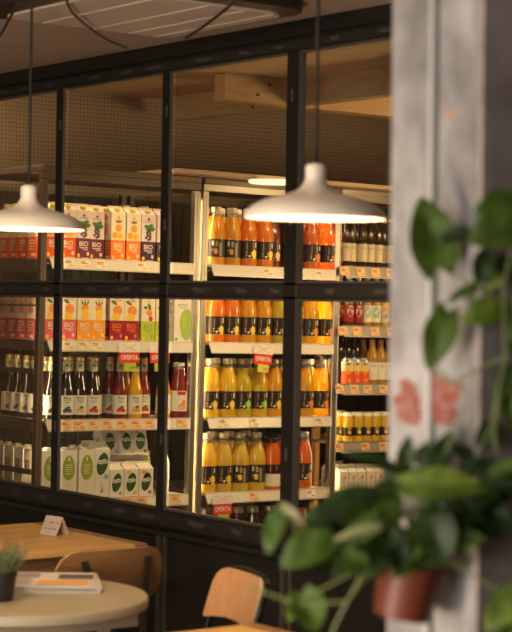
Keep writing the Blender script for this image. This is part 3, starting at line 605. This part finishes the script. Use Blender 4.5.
Dd = list(zip(['c_egg', 'c_egg', 'c_egg', 'c_coco', 'c_coco_s', 'c_coco_p', 'c_coco_r', 'milk_red', 'milk'], (0.034, 0.117, 0.202, 0.278, 0.348, 0.421, 0.495, 0.538, 0.598,)))
Dd[-2] = ('milk_red', Dd[-2][1]+.004); Dd[-1] = ('milk', Dd[-1][1]-.0)
row([d for d in Dd if d[0] != 'milk_red'], SZ[3], "left cooler's fourth shelf", 'white drink cartons low in left cooler', .040,
    behind(Dd[:1], (.078, .156, .234, .312, .390), .040)+behind(Dd[1:4], (.078,), .040)+[('c_coco_s', Dd[4][1], .125), ('c_coco_s', Dd[5][1], .125), ('c_coco_p', Dd[6][1], .125), ('milk_red', Dd[7][1], .10)])
g = 'coconut cartons lying on the stacked cartons'
for i, (x, y, key, wd) in enumerate(((.440, .100, 'c_coco_s', 'left'), (.508, .105, 'c_coco_p', 'middle'), (.578, .100, 'c_coco_r', 'right'))):
    put(key, at((0.352, 0.420, 0.484,)[i], .060+.015*(i == 0), SZ[3]+.156, 0, Matrix.Rotation(-.42, 4, 'X') @ Matrix.Rotation((.0, .04, .12)[i], 4, 'Y')), 'short coconut carton leaning back on top of the short cartons, the %s one' % wd, g)

# middle cooler
R1 = list(zip(['b_apricot', 'b_apricot', 'b_orange', 'b_orange', 'b_deep', 'b_deep'], (0.842, 0.926, 1.015, 1.107, 1.366, 1.460,)))
row(R1, SZ[0], "middle cooler's top shelf", 'juice bottles on top shelf of middle cooler', .045, behind(R1[:4], (.085,))+[('b_shaded', (1.192,)[0], .105), ('b_shaded', (1.264,)[0], .06)]+behind(R1[4:], (.085,)))
R2 = list(zip(['b_orange', 'b_orange', 'b_amber', 'b_amber', 'b_olive', 'b_olive', 'b_gold', 'b_gold'], (0.852, 0.937, 1.023, 1.107, 1.192, 1.279, 1.366, 1.457,)))
row(R2, SZ[1], "middle cooler's second shelf", 'juice bottles on second shelf of middle cooler', .045, behind(R2, (.085,)))
R3 = list(zip(['b_yellow', 'b_yellow', 'b_olive', 'b_yellow2', 'b_amber', 'b_gold', 'b_gold', 'b_gold'], (0.836, 0.924, 1.009, 1.093, 1.178, 1.265, 1.352, 1.440,)))
row(R3, SZ[2], "middle cooler's third shelf", 'juice bottles on third shelf of middle cooler', .045, behind(R3, (.085,)))
R4 = list(zip(['b_pale', 'b_pale', 'b_pale2', 'b_pale2', 'b_tomato', 'b_tomato', 'b_deep'], (0.829, 0.913, 1.001, 1.091, 1.176, 1.259, 1.349,)))
row(R4, SZ[3], "middle cooler's fourth shelf", 'juice bottles on fourth shelf of middle cooler', .045, behind(R4[:6], (.085,)))
R5 = list(zip(['b_low', 'b_low_w', 'b_low_w', 'b_low_w', 'b_low_r'], (0.842, 1.012, 1.093, 1.187, 1.349,)))
row(R5, SZ[4], "middle cooler's bottom shelf", 'bottles on bottom shelf of middle cooler', .060)

# right unit
E1 = list(zip(['beer_r', 'beer_r', 'beer_r', 'beer_g', 'beer_r', 'beer_r'], (1.550, 1.591, 1.644, 1.698, 1.751, 1.812,)))
E1[0] = (E1[0][0], max(E1[0][1], EX0+.055))
row(E1, EZ[0], 'top shelf of right unit', 'dark bottles on top shelf of right unit', .030, [(k, x+.02, .095) for k, x in E1])
E2 = list(zip(['soda_red', 'soda_red', 'soda_blue', 'soda_blue', 'soda_yellow', 'soda_yellow'], (1.579, 1.632, 1.686, 1.736, 1.791, 1.845,)))
E2 = [(k, x+.001) for k, x in E2]
row(E2, EZ[1], 'second shelf of right unit', 'small bottles on second shelf of right unit', .030, [(k, x, .095) for k, x in E2])
E3 = list(zip(['can', 'can', 'can', 'cider', 'cider', 'cider', 'cider'], (1.576, 1.625, 1.674, 1.724, 1.775, 1.827, 1.879,)))
E3 = [(k, x+.001) for k, x in E3]
row(E3, EZ[2], 'third shelf of right unit', 'cans and bottles on third shelf of right unit', .030, [('tall_dark', x, .095) for k, x in E3[:3]]+[('cider', x, .095) for k, x in E3[3:]]+[('can', 1.60, .24), ('can', 1.66, .24)])
E4 = list(zip(['jar']*6, (1.591, 1.647, 1.701, 1.754, 1.809, 1.863,)))
row(E4, EZ[3], 'fourth shelf of right unit', 'small jars on fourth shelf of right unit', .030, [(k, x, .090) for k, x in E4]+[('jar', 1.66, .24), ('jar', 1.72, .24)])
E5 = list(zip(['c_mini']*6, (1.559, 1.611, 1.664, 1.718, 1.772, 1.826,)))
row(E5, EZ[4], 'fifth shelf of right unit', 'small cartons on fifth shelf of right unit', .030, [(k, x, .085) for k, x in E5]+[('c_mini', 1.66, .24), ('c_mini', 1.72, .24)])
for k_, o_ in PROTO.items():
    if k_ not in USED:
        for c_ in list(o_.children): bpy.data.objects.remove(c_)
        bpy.data.objects.remove(o_)

# offer signs clipped to the price rails
def offer(x, z, green, label, rot=0.0):
    rt = empty('offer_sign', at(x, -.028, z, 0, Matrix.Rotation(rot, 4, 'Y')), label, 'sign', 'offer signs on the price rails')
    mb = MB(); f = lambda u, q, e=.0: (u, -e, q)
    mb.box(-.052, .052, 0, .0012, -.042, -.004, 'white_print')
    for s in (-1, 1): mb.add([f(-.034*s-.0015, -.007, .0008), f(-.034*s+.0015, -.007, .0008), f(.034*s+.0015, -.038, .0008), f(.034*s-.0015, -.038, .0008)], [(3, 2, 1, 0)], 'offer_red')
    mb.build('backing_card', rt)
    mb = MB(); mb.box(-.048, .048, -.0015, 0.001, -.085, -.043, 'offer_red'); p_text(mb, f, 'OFERTA', 0, -.073, .082, .020, 'white_print', .0022); mb.build('red_panel', rt)
    mb = MB(); mb.box(-.026, .034, -.0025, -.0016, -.120, -.086, green); p_text(mb, f, '2,49', .014, -.111, .026, .012, 'tag_ink', .0030); mb.build('price_card', rt)
offer((0.372,)[0], SZ[1]-.002, 'offer_green', 'red OFERTA sign with green card on rail above the golden orange bottle')
offer((0.522,)[0], SZ[1]-.002, 'offer_green', 'red OFERTA sign half hidden by the window frame, above red tomato juice')
offer((1.062,)[0], SZ[1]-.004, 'offer_yellow', 'red OFERTA sign with yellow card on second rail of middle cooler', .07)
offer((0.864,)[0], SZ[3]-.004, 'offer_green', 'red OFERTA sign with green card at bottom of middle cooler')

# ================================================================== DINING SIDE
mat('lamp_enamel', (.78, .72, .66), 0.35); mat('lamp_inner', (.80, .70, .60), 0.5); mat('bulb', (1, .9, .7), 0.5, emit=(1.0, .72, .42), es=22)
mat('cord_black', (.006, .005, .004), 0.6)
LS = .83
def pendant(y, label, x=2.465, z=1.684):
    rt = empty('pendant_lamp', Matrix.Translation((x, y, z)) @ Matrix.Scale(LS, 4), label, 'lamp', 'white enamel pendant lamps')
    out = [(0, .181), (.006, .1815), (.018, .176), (.031, .163), (.043, .142), (.052, .117), (.059, .090), (.064, .068), (.071, .050), (.080, .038), (.092, .0300)]
    inn = [(.088, .022), (.068, .033), (.056, .045), (.049, .064), (.043, .094), (.034, .128), (.022, .157), (.010, .173), (.001, .178), (0, .181)]
    MB().lathe(out, 'lamp_enamel', 48, capb=False, capt=False).lathe(inn, 'lamp_inner', 48, capb=False, capt=False).build('shade', rt, True)
    MB().lathe([(.090, .0285), (.096, .0290), (.099, .0262), (.130, .0262), (.137, .0235), (.141, .015), (.143, .006)], 'lamp_enamel', 24).build('socket_cover', rt, True)
    MB().lathe([(.142, .009), (.152, .0075), (.170, .005), (.172, .0028)], 'cord_black', 10).tube([(0, 0, .150), (.0007, 0, .3), (-.0007, 0, .45), (0, 0, (2.334-z)/LS)], .0046, 'cord_black').build('cord', rt, True)
    MB().lathe([(.020, .004), (.022, .016), (.032, .024), (.044, .024), (.056, .016), (.070, .013)], 'bulb', 20).build('bulb', rt, True)
    l = bpy.data.lights.new('lamp_light', 'POINT'); l.energy = 3.6; l.color = (1.0, .68, .38); l.shadow_soft_size = .02
    o = bpy.data.objects.new('lamp_light', l); col.objects.link(o); o.parent = rt; o.location = (0, 0, .008)
pendant(4.270, 'white enamel pendant lamp with black cord, hanging over the rectangular wooden table')
pendant(3.063, 'white enamel pendant lamp nearest the concrete column, hanging on a black cord', z=1.681)

# ceiling air panel
mat('vent_white', (.62, .52, .44), 0.6); mat('vent_line', (.80, .74, .68), 0.5)
def rrect(x0, x1, y0, y1, r, n=6):
    pts = []
    for cx, cy, a0 in ((x1-r, y1-r, 0), (x0+r, y1-r, PI/2), (x0+r, y0+r, PI), (x1-r, y0+r, 1.5*PI)):
        for i in range(n+1): a = a0+i*PI/2/n; pts.append((cx+r*math.cos(a), cy+r*math.sin(a)))
    return pts
def slab(mb, pts, z0, z1, m):
    n = len(pts); mb.add([(x, y, z0) for x, y in pts]+[(x, y, z1) for x, y in pts], [tuple(range(n-1, -1, -1)), tuple(range(n, 2*n))]+[(i, (i+1) % n, n+(i+1) % n, n+i) for i in range(n)], m)
rt = empty('ceiling_air_panel', Vector((2.843, 4.335, 2.30)), 'black rimmed ceiling air panel with rounded corners and pale slatted underside', 'vent')
VX0, VX1, VY0, VY1 = -.348, .347, -.365, .365
mb = MB(); slab(mb, rrect(VX0, VX1, VY0, VY1, .10), .004, .0345, 'black_paint'); mb.build('rim', rt)
mb = MB(); slab(mb, rrect(VX0+.09, VX1-.028, VY0+.085, VY1-.035, .07), -.001, .004, 'vent_white')
for x in (-.12, .051, .175, .27): mb.box(x-.0025, x+.0025, VY0+.10, VY1-.05, -.0025, -.001, 'vent_line')
mb.build('slatted_panel', rt)
for pts, lab in (([(2.397, 4.023, 2.283), (2.509, 4.169, 2.283), (2.637, 4.344, 2.283), (2.819, 4.549, 2.283), (2.989, 4.72, 2.283), (3.127, 4.827, 2.283)], 'black cable sagging diagonally under the ceiling air panel'),
                 ([(2.806, 3.807, 2.283), (2.874, 3.938, 2.283), (2.973, 4.148, 2.283), (3.062, 4.344, 2.283), (3.136, 4.521, 2.283)], 'black cable stretched under the right end of the ceiling air panel'),
                 ([(2.448, 4.314, 2.283), (2.522, 4.476, 2.283), (2.62, 4.685, 2.283), (2.707, 4.875, 2.283), (2.796, 5.085, 2.283)], 'black cable drooping from the ceiling left of the left pendant cord')):
    P = [Vector(p) for p in pts]; S = []
    for i in range(len(P)-1):
        p0, p1, p2, p3 = P[max(i-1, 0)], P[i], P[i+1], P[min(i+2, len(P)-1)]
        for t in range(5):
            t /= 5; S.append(.5*((2*p1)+(p2-p0)*t+(2*p0-5*p1+4*p2-p3)*t*t+(3*p1-p0-3*p2+p3)*t**3))
    tag(MB().tube(S+[P[-1]], .0040, 'cord_black').build('cable', None, True), lab, 'cable', 'cables under the ceiling')

# round table
mat('table_khaki', (.40, .35, .25), 0.45, noise=(.34, .30, .21), scale=5)
rt = empty('round_table', Vector((2.353, 4.094, 0)), 'small round khaki painted bistro table holding newspapers and a potted herb', 'table')
mb = MB(); mb.lathe([(.722, .322), (.726, .328), (.744, .330), (.750, .326)], 'table_khaki', 64); mb.build('tabletop', rt, True)
mb = MB(); slab(mb, rrect(-.225, .225, -.225, .225, .02, 3), .685, .722, 'table_khaki'); mb.build('apron', rt)
for i in range(4):
    a = PI/4+i*PI/2; c_, s_ = math.cos(a), math.sin(a)
    mb = MB(); mb.tube([(.22*c_, .22*s_, .715), (.25*c_, .25*s_, .005)], .017, 'table_khaki', 4); mb.build('leg', rt)
mb = MB(); mb.tube([(-.27, 0, .12), (.27, 0, .12)], .010, 'table_khaki'); mb.build('stretcher', rt)

# newspapers on the round table
mat('newsprint', (.62, .58, .52), 0.8); mat('news_ink', (.10, .09, .09), 0.8); mat('news_photo', (.78, .38, .14), 0.7); mat('news_grey', (.30, .29, .29), 0.8)
ang = math.atan2(.202, .124)
for i, (dx, rz, w_, d_, z0, h_, lab) in enumerate(((0, 0, .245, .27, .7502, .007, 'lowest folded newspaper in the pile on the round table'), (.006, .05, .235, .26, .7574, .006, 'middle folded newspaper in the pile on the round table'),
                                               (-.004, -.05, .24, .255, .7636, .006, 'top newspaper with orange photograph and dark headlines, on the pile'))):
    rt = empty('newspaper', Matrix.Translation((2.488+dx, 4.179, z0)) @ Matrix.Rotation(ang+rz, 4, 'Z'), lab, 'newspaper', 'newspapers on the round table')
    mb = MB(); nl = 4
    for k in range(nl):
        o = .0015*math.sin(k*2+i); mb.box(-w_/2+o, w_/2-o, -d_/2+o, d_/2-o*1.5, h_*k/nl, h_*(k+.8)/nl, 'newsprint')
    mb.build('pages', rt)
    if i == 2:
        mb = MB(); top = lambda u, q, e=.0: (-q, u, h_+e)
        mb = MB(); F = lambda u, q, e=.0004: (u, q, h_*.95+e+.0002)
        p_rect(mb, F, -.10, -.02, -.11, .02, 'news_photo', .0006); p_rect(mb, F, -.0, .08, -.12, -.03, 'news_ink', .0006); p_rect(mb, F, .02, .10, .02, .11, 'news_grey', .0006)
        for k in range(9): p_rect(mb, F, -.10+.012*k, -.096+.012*k, .035, .115, 'news_grey', .0006)
        mb.build('printed_page', rt)

# potted herb
mat('pot_black', (.012, .012, .014), 0.45); mat('soil', (.03, .02, .012), 0.9); mat('herb_green', (.10, .14, .055), 0.6, noise=(.16, .20, .09), scale=80)
rt = empty('potted_herb', Vector((2.268, 4.045, .7502)), 'small black pot of bushy green herb at left edge of round table', 'plant')
MB().lathe([(0, .034), (.004, .036), (.062, .043), (.062, .0455), (.072, .046), (.072, .042), (.064, .041)], 'pot_black', 28, capt=False).build('pot', rt, True)
MB().lathe([(.060, .040), (.064, .041)], 'soil', 20).build('soil', rt)
mb = MB(); r = random.Random(5)
for i in range(150):
    a = r.random()*2*PI; q = .036*math.sqrt(r.random()); l = .045+.045*r.random(); out = .35+.5*r.random()
    b = Vector((q*math.cos(a), q*math.sin(a), .062)); d = Vector((math.cos(a)*out*q/.036, math.sin(a)*out*q/.036, 1)).normalized()
    mb.tube([b, b+d*l*.5, b+d*l], .0008, 'herb_green', 3)
    for k in range(9):
        p = b+d*l*(.2+.8*k/9); e = Vector((r.uniform(-1, 1), r.uniform(-1, 1), .8)).normalized()*.009; s = d.cross(e).normalized()*.0018
        mb.add([p, p+e*.5+s, p+e, p+e*.5-s], [(0, 1, 2, 3)], 'herb_green')
o = mb.build('foliage', rt); o['kind'] = 'stuff'

# wooden tables
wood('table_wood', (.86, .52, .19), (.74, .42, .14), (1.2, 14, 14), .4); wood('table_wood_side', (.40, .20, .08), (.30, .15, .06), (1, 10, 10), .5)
def wood_table(x0, x1, y0, y1, label):
    rt = empty('wooden_table', Vector(((x0+x1)/2, (y0+y1)/2, 0)), label, 'table', 'wooden tables'); W, D = (x1-x0)/2, (y1-y0)/2
    mb = MB(); n = 5; st = (2*D-.09)/n
    mb.box(-W+.045, W-.045, -D, -D+.04, .728, .750, 'table_wood', bev=.002); mb.box(-W+.045, W-.045, D-.04, D, .728, .750, 'table_wood', bev=.002)
    for i in range(n): mb.box(-W+.045, W-.045, -D+.043+i*(st+.001), -D+.043+i*(st+.001)+st-.0015, .729, .7495, 'table_wood', bev=.0015)
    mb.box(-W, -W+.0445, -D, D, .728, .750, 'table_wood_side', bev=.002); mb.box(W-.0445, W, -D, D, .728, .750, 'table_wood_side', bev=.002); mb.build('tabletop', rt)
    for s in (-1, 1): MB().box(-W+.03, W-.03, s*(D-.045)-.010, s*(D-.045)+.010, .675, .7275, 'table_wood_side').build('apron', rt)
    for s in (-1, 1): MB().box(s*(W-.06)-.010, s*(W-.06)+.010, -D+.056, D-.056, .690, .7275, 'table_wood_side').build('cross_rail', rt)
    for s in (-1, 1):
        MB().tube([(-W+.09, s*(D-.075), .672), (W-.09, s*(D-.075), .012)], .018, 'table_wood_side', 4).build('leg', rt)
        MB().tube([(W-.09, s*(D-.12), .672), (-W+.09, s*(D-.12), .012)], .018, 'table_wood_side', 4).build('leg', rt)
    return rt
wood_table(2.48, 3.192, 4.765, 5.40, 'rectangular wooden folding table against the partition with a folded card')
wood_table(1.93, 2.622, 2.80, 3.450, 'wooden table whose far corner shows at the bottom edge of the photo')
# tent card
mat('card_paper', (.66, .54, .44), 0.8)
rt = empty('tent_card', Matrix.Translation((3.055, 5.095, .7502)) @ Matrix.Rotation(-1.39, 4, 'Z'), 'small folded reservation card standing on the rectangular wooden table', 'card')
mb = MB(); a_, hh = .028, .058
mb.add([(-.040, -a_, 0), (.040, -a_, 0), (.040, 0, hh), (-.040, 0, hh), (-.040, a_, 0), (.040, a_, 0), (-.040, -a_+.0015, 0), (.040, -a_+.0015, 0), (.040, 0, hh-.002), (-.040, 0, hh-.002), (-.040, a_-.0015, 0), (.040, a_-.0015, 0)],
       [(0, 1, 2, 3), (5, 4, 3, 2), (6, 9, 8, 7), (10, 11, 8, 9), (0, 3, 9, 6), (1, 7, 8, 2), (4, 10, 9, 3), (5, 2, 8, 11)], 'card_paper')
f = lambda u, q, e=.0: (u, -a_+q/hh*a_-e, q+e*.4)
p_rect(mb, f, -.034, .034, .0375, .0385, 'news_ink', .0006); p_disc(mb, f, 0, .038, .004, .003, 'news_ink', .0009, 8); p_rect(mb, f, -.034, -.030, .0365, .0395, 'news_ink', .0008); p_rect(mb, f, .030, .034, .0365, .0395, 'news_ink', .0008)
p_text(mb, f, 'mesa reservada', 0, .0175, .058, .0045, 'news_ink'); p_rect(mb, f, -.012, .012, .008, .0095, 'news_grey', .0006)
mb.build('folded_card', rt)

# chairs
wood('ply_dark', (.34, .18, .075), (.26, .135, .055), (2, 2, 14), .35); wood('ply_light', (.60, .33, .16), (.52, .27, .125), (9, 9, 1), .4)
mat('tube_black', (.012, .012, .012), 0.3, 0.5); mat('bracket_dark', (.03, .02, .016), 0.5); mat('ply_edge', (.60, .42, .24), .5)
def shell(mb, w_, z0, z1, r, bend, lean, thick, m, edge, rb=None, nx=16, nz=8, sag=0.0):
    "curved plywood back: local x across, +y is the front of the chair, z up"
    rb = r if rb is None else rb; H = z1-z0; pts = []
    def half(t):   # half width at height fraction t (rounded corners)
        z = t*H; d = 0
        if z > H-r: d = r-math.sqrt(max(r*r-(z-(H-r))**2, 0))
        if z < rb: d = max(d, rb-math.sqrt(max(rb*rb-(rb-z)**2, 0)))
        return w_/2-d
    ts = [.5-.5*math.cos(PI*i/nz) for i in range(nz+1)]
    for side in (0, 1):
        for t in ts:
            hw = half(t)
            for i in range(nx+1):
                u = -1+2*i/nx; x = hw*u; z = z0+t*H+sag*(1-(x/(w_/2))**2)*(1-t); y = bend*(x/(w_/2))**2-lean*(z-z0)-side*thick
                pts.append((x, y, z))
    n1 = (nx+1)*(nz+1); F = []; G = []
    for j in range(nz):
        for i in range(nx):
            a = j*(nx+1)+i; F += [(a, a+1, a+nx+2, a+nx+1)]; F += [(n1+a, n1+a+nx+1, n1+a+nx+2, n1+a+1)]
    per = [i for i in range(nx+1)]+[j*(nx+1)+nx for j in range(1, nz+1)]+[nz*(nx+1)+i for i in range(nx-1, -1, -1)]+[j*(nx+1) for j in range(nz-1, 0, -1)]
    for a, b in zip(per, per[1:]+per[:1]): G.append((a, n1+a, n1+b, b))
    mb.add([(x, y, z) for x, y, z in pts], [f_[::-1] for f_ in F], m); mb.add(pts, [g_[::-1] for g_ in G], edge)
# chair A: dark oval back seen from behind, pulled up to the rectangular wooden table
rt = empty('bistro_chair', Matrix.Translation((2.800, 4.362, -.014)), 'brown plywood chair with wide oval back standing behind the round table', 'chair')
mb = MB(); shell(mb, .352, .668, .822, .062, .028, .16, .009, 'ply_dark', 'ply_edge', .062); mb.build('backrest', rt, True)
for s in (-1, 1):
    mb = MB(); mb.box(-.008, .008, -.004, .004, -.44, .0, 'bracket_dark', Matrix.Translation((s*.105, -.028+.005*0, .795)) @ Matrix.Rotation(s*.16, 4, 'Y') @ Matrix.Rotation(-.14, 4, 'X')); mb.build('back_support', rt)
mb = MB(); slab(mb, rrect(-.19, .19, .03, .40, .06, 4), .445, .457, 'ply_dark'); mb.build('seat', rt)
for sx in (-1, 1):
    for sy in (0, 1): MB().tube([(sx*.165, .05+.32*sy, .444), (sx*.185, .02+.37*sy, .006)], .010, 'tube_black').build('leg', rt, True)
# chair B: light plywood back on black tube, beside the corner table
ub = Vector((.23, .97, 0)).normalized()
MBm = Matrix(((ub.x, ub.y*-1, 0, 2.722), (ub.y, ub.x, 0, 3.688), (0, 0, 1, 0), (0, 0, 0, 1)))
rt = empty('school_chair', MBm, 'light plywood chair with black tube frame tucked in by the bottom table', 'chair')
mb = MB(); shell(mb, .285, .700, .828, .045, .018, .30, .009, 'ply_light', 'ply_edge', .006, sag=.014); mb.build('backrest', rt, True)
path = []
def fy(x, z): return .018*(x/.1425)**2-.30*(z-.700)-.009-.0090
for i in range(33):
    t = i/32
    if t < .25: q = t/.25; path.append((-.139, fy(-.139, .455+q*.30), .455+q*.30))
    elif t > .75: q = (1-t)/.25; path.append((.139, fy(.139, .455+q*.30), .455+q*.30))
    else:
        a = PI*(1-(t-.25)/.5); c_ = math.copysign(abs(math.cos(a))**.5, math.cos(a)); s_ = abs(math.sin(a))**.5
        z = .755+.074*s_; path.append((.139*c_, fy(.139*c_, z), z))
MB().tube(path, .0085, 'tube_black', 10).build('back_frame', rt, True)
mb = MB(); slab(mb, rrect(-.165, .165, .045, .39, .05, 4), .440, .452, 'ply_light'); mb.build('seat', rt)
for sx in (-1, 1):
    for sy in (0, 1): MB().tube([(sx*.150, .075+.29*sy, .439), (sx*.160, .03+.34*sy, .007)], .0095, 'tube_black').build('leg', rt, True)

# ================================================================== trailing plant on the column
mat('pot_brown', (.20, .042, .018), 0.5, noise=(.15, .032, .014), scale=6); mat('vine', (.20, .24, .07), 0.5)
def leafmat(name, c, c2):
    m = mat(name, c, 0.55); add_noise(m, c, c2, 28, (1, 1, 1), .42, .62); nt = m.node_tree; b = nt.nodes['Principled BSDF']
    src = b.inputs['Base Color'].links[0].from_socket; t = nt.nodes.new('ShaderNodeBsdfTranslucent'); nt.links.new(src, t.inputs[0])
    mx = nt.nodes.new('ShaderNodeMixShader'); mx.inputs[0].default_value = .3
    nt.links.new(b.outputs[0], mx.inputs[1]); nt.links.new(t.outputs[0], mx.inputs[2]); nt.links.new(mx.outputs[0], nt.nodes['Material Output'].inputs['Surface'])
leafmat('leaf_mid', (.055, .115, .010), (.095, .165, .014)); leafmat('leaf_dark', (.018, .042, .007), (.036, .075, .010)); leafmat('leaf_lit', (.12, .20, .018), (.20, .27, .03)); leafmat('leaf_pale', (.42, .42, .20), (.50, .48, .26))  # lit and dark greens carry the plant's highlights and shade in their colour
A_, B_, Z_ = R0, Vector((-math.sin(YAW), -math.cos(YAW), 0)), Vector((0, 0, 1))
P0 = Vector((1.882, 2.088, 1.119))
rt = empty('trailing_plant', P0, 'leafy green trailing plant in brown pot fixed to the concrete column', 'plant')
TP = Matrix.Translation((0, 0, -.002)) @ Matrix.Rotation(-.17, 4, B_) @ Matrix.Scale(1.14, 4)
MB().lathe([(-.080, .034), (-.078, .0375), (-.012, .0455), (-.012, .0490), (.004, .0500), (.004, .0455), (-.008, .0445)], 'pot_brown', 32, TP, capt=False).build('pot', rt, True)
MB().lathe([(-.014, .043), (-.009, .0442)], 'soil', 24, TP).build('soil', rt)
MB().tube([(.03, .0, -.01), (.052, .004, -.006), (.064, .006, -.006)], .003, 'tube_black').build('wall_hook', rt)
def L(a, h, b): return A_*a+Z_*h+B_*b
def leaf(base, tip, size_w, m, face, curl=.25):
    d = tip-base; ln = d.length; y = d.normalized(); n = (face-y*face.dot(y)).normalized(); x = y.cross(n)
    mb = MB(); NL, NW = 12, 6; vs = []; fs = []
    for i in range(NL+1):
        t = i/NL; wv = size_w*.5*(math.sin(PI*min(t*.93+.07, 1))**.62)*(1-.45*t)*1.28 if i < NL else 0.0006
        yy = -.10*math.sin(PI*min(1, t*3))*0
        for j in range(NW+1):
            s = -1+2*j/NW; back = -.13*abs(s)*max(0, 1-t*5)*1.0
            p = base+y*(ln*(t+back))+x*(wv*s)+n*(abs(s)*wv*.35-curl*ln*(t-.35)**2+.02*ln*math.sin(9*t+3*s))
            vs.append(p)
    for i in range(NL):
        for j in range(NW):
            a = i*(NW+1)+j; fs.append((a, a+1, a+NW+2, a+NW+1))
    mb.add(vs, fs, m); o = mb.build('leaf', rt, True); return o
stems = MB(); r = random.Random(11)
def stem(p, q, lift=.03, rad=.0016, n=8):
    pts = []
    for i in range(n+1):
        t = i/n; pts.append(p.lerp(q, t)+Z_*lift*math.sin(PI*t))
    stems.tube(pts, rad, 'vine', 6)
def PXL(px, py, b=0.0): return L((px-417)/658., (562-py)/658., b)
# upper trailing leaves: base, tip (cm-scale offsets from the pot), width, material
KEY = [((438, 274), (420, 203), .076, 'leaf_mid', -.0), ((440, 244), (474, 237), .026, 'leaf_dark', .02), ((516, 228), (462, 246), .074, 'leaf_mid', .05), ((510, 206), (470, 216), .045, 'leaf_mid', .02), ((505, 225), (530, 262), .05, 'leaf_dark', .03),
       ((478, 290), (444, 306), .018, 'leaf_mid', .01), ((498, 272), (484, 298), .030, 'leaf_lit', .0), ((498, 312), (461, 324), .046, 'leaf_lit', .02), ((446, 316), (427, 374), .050, 'leaf_mid', .02), ((484, 258), (474, 290), .035, 'leaf_dark', .02),
       ((512, 275), (486, 268), .035, 'leaf_dark', .01), ((524, 300), (506, 345), .04, 'leaf_mid', .02), ((520, 372), (492, 400), .045, 'leaf_dark', .02), ((505, 400), (520, 435), .04, 'leaf_mid', .02), ((500, 430), (475, 448), .04, 'leaf_dark', .02), ((515, 330), (530, 375), .04, 'leaf_mid', .0),
       ((404, 486), (484, 484), .050, 'leaf_lit', .07), ((402, 474), (348, 453), .020, 'leaf_dark', .05), ((404, 474), (410, 440), .028, 'leaf_dark', .02), ((440, 470), (452, 436), .035, 'leaf_dark', .0), ((425, 470), (430, 446), .03, 'leaf_mid', .0),
       ((284, 512), (270, 552), .030, 'leaf_mid', .09), ((332, 536), (284, 562), .056, 'leaf_mid', .09), ((336, 548), (388, 570), .048, 'leaf_mid', .08), ((378, 524), (334, 535), .016, 'leaf_pale', .10), ((285, 506), (305, 522), .014, 'leaf_pale', .10),
       ((430, 508), (440, 562), .060, 'leaf_dark', .09), ((466, 535), (471, 556), .020, 'leaf_pale', .05), ((306, 594), (322, 630), .052, 'leaf_mid', .05), ((300, 597), (294, 622), .028, 'leaf_lit', .04), ((520, 590), (486, 628), .048, 'leaf_lit', .04), ((525, 610), (500, 650), .045, 'leaf_mid', .04),
       ((352, 508), (306, 518), .036, 'leaf_dark', .08), ((378, 496), (326, 502), .034, 'leaf_dark', .06), ((388, 532), (404, 570), .040, 'leaf_dark', .085), ((425, 535), (394, 560), .038, 'leaf_mid', .08)]
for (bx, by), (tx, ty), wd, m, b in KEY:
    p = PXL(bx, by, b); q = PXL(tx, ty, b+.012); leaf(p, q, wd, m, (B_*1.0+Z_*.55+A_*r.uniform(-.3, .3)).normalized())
def interp(x, tab):
    for (x0, v0), (x1, v1) in zip(tab[:-1], tab[1:]):
        if x <= x1: return v0+(v1-v0)*(x-x0)/(x1-x0)
    return tab[-1][1]
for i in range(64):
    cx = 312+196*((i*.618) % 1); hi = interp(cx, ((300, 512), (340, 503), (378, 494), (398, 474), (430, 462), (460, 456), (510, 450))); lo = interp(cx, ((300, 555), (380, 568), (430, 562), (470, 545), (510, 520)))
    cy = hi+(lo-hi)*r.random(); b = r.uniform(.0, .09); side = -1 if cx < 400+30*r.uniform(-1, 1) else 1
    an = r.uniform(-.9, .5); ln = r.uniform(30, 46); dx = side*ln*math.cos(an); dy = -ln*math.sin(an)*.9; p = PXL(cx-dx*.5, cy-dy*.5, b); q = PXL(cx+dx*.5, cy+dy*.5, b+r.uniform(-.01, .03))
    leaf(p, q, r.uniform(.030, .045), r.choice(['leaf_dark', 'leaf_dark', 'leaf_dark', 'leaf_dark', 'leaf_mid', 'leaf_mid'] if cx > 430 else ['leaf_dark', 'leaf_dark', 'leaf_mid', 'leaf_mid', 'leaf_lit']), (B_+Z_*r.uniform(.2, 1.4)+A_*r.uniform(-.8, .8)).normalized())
    if i % 2 == 0: stem(L(r.uniform(-.02, .02), -.008, r.uniform(-.01, .02)), p, .02+.03*r.random())
S = lambda *pts: stems.tube([PXL(*p) for p in pts], .0017, 'vine', 6)
S((425, 558, .01), (455, 500, .03), (490, 430, .03), (503, 360, .03), (500, 290, .03), (512, 232, .04)); S((415, 556, .02), (440, 470, .02), (470, 400, .02), (440, 375, .02), (436, 330, .02), (438, 272, .0))
S((500, 290, .03), (478, 288, .02), (455, 284, .01), (438, 272, .0)); S((503, 360, .03), (480, 372, .02), (450, 388, .02), (432, 372, .02)); S((497, 400, .03), (492, 440, .04), (505, 480, .03), (520, 520, .03))
S((410, 556, .02), (350, 548, .07), (300, 530, .09), (284, 505, .09)); S((405, 556, .03), (370, 560, .08), (340, 620, .07), (330, 650, .06)); S((408, 556, .03), (350, 575, .07), (320, 592, .06), (292, 602, .05), (250, 588, .05)); S((440, 556, .03), (465, 570, .04), (500, 590, .04), (520, 588, .04))
S((292, 604, .05), (315, 604, .06), (350, 600, .07), (380, 560, .06)); S((512, 232, .04), (511, 206, .03)); S((512, 300, .03), (516, 372, .03), (510, 430, .03))
stems.build('vines', rt, True)
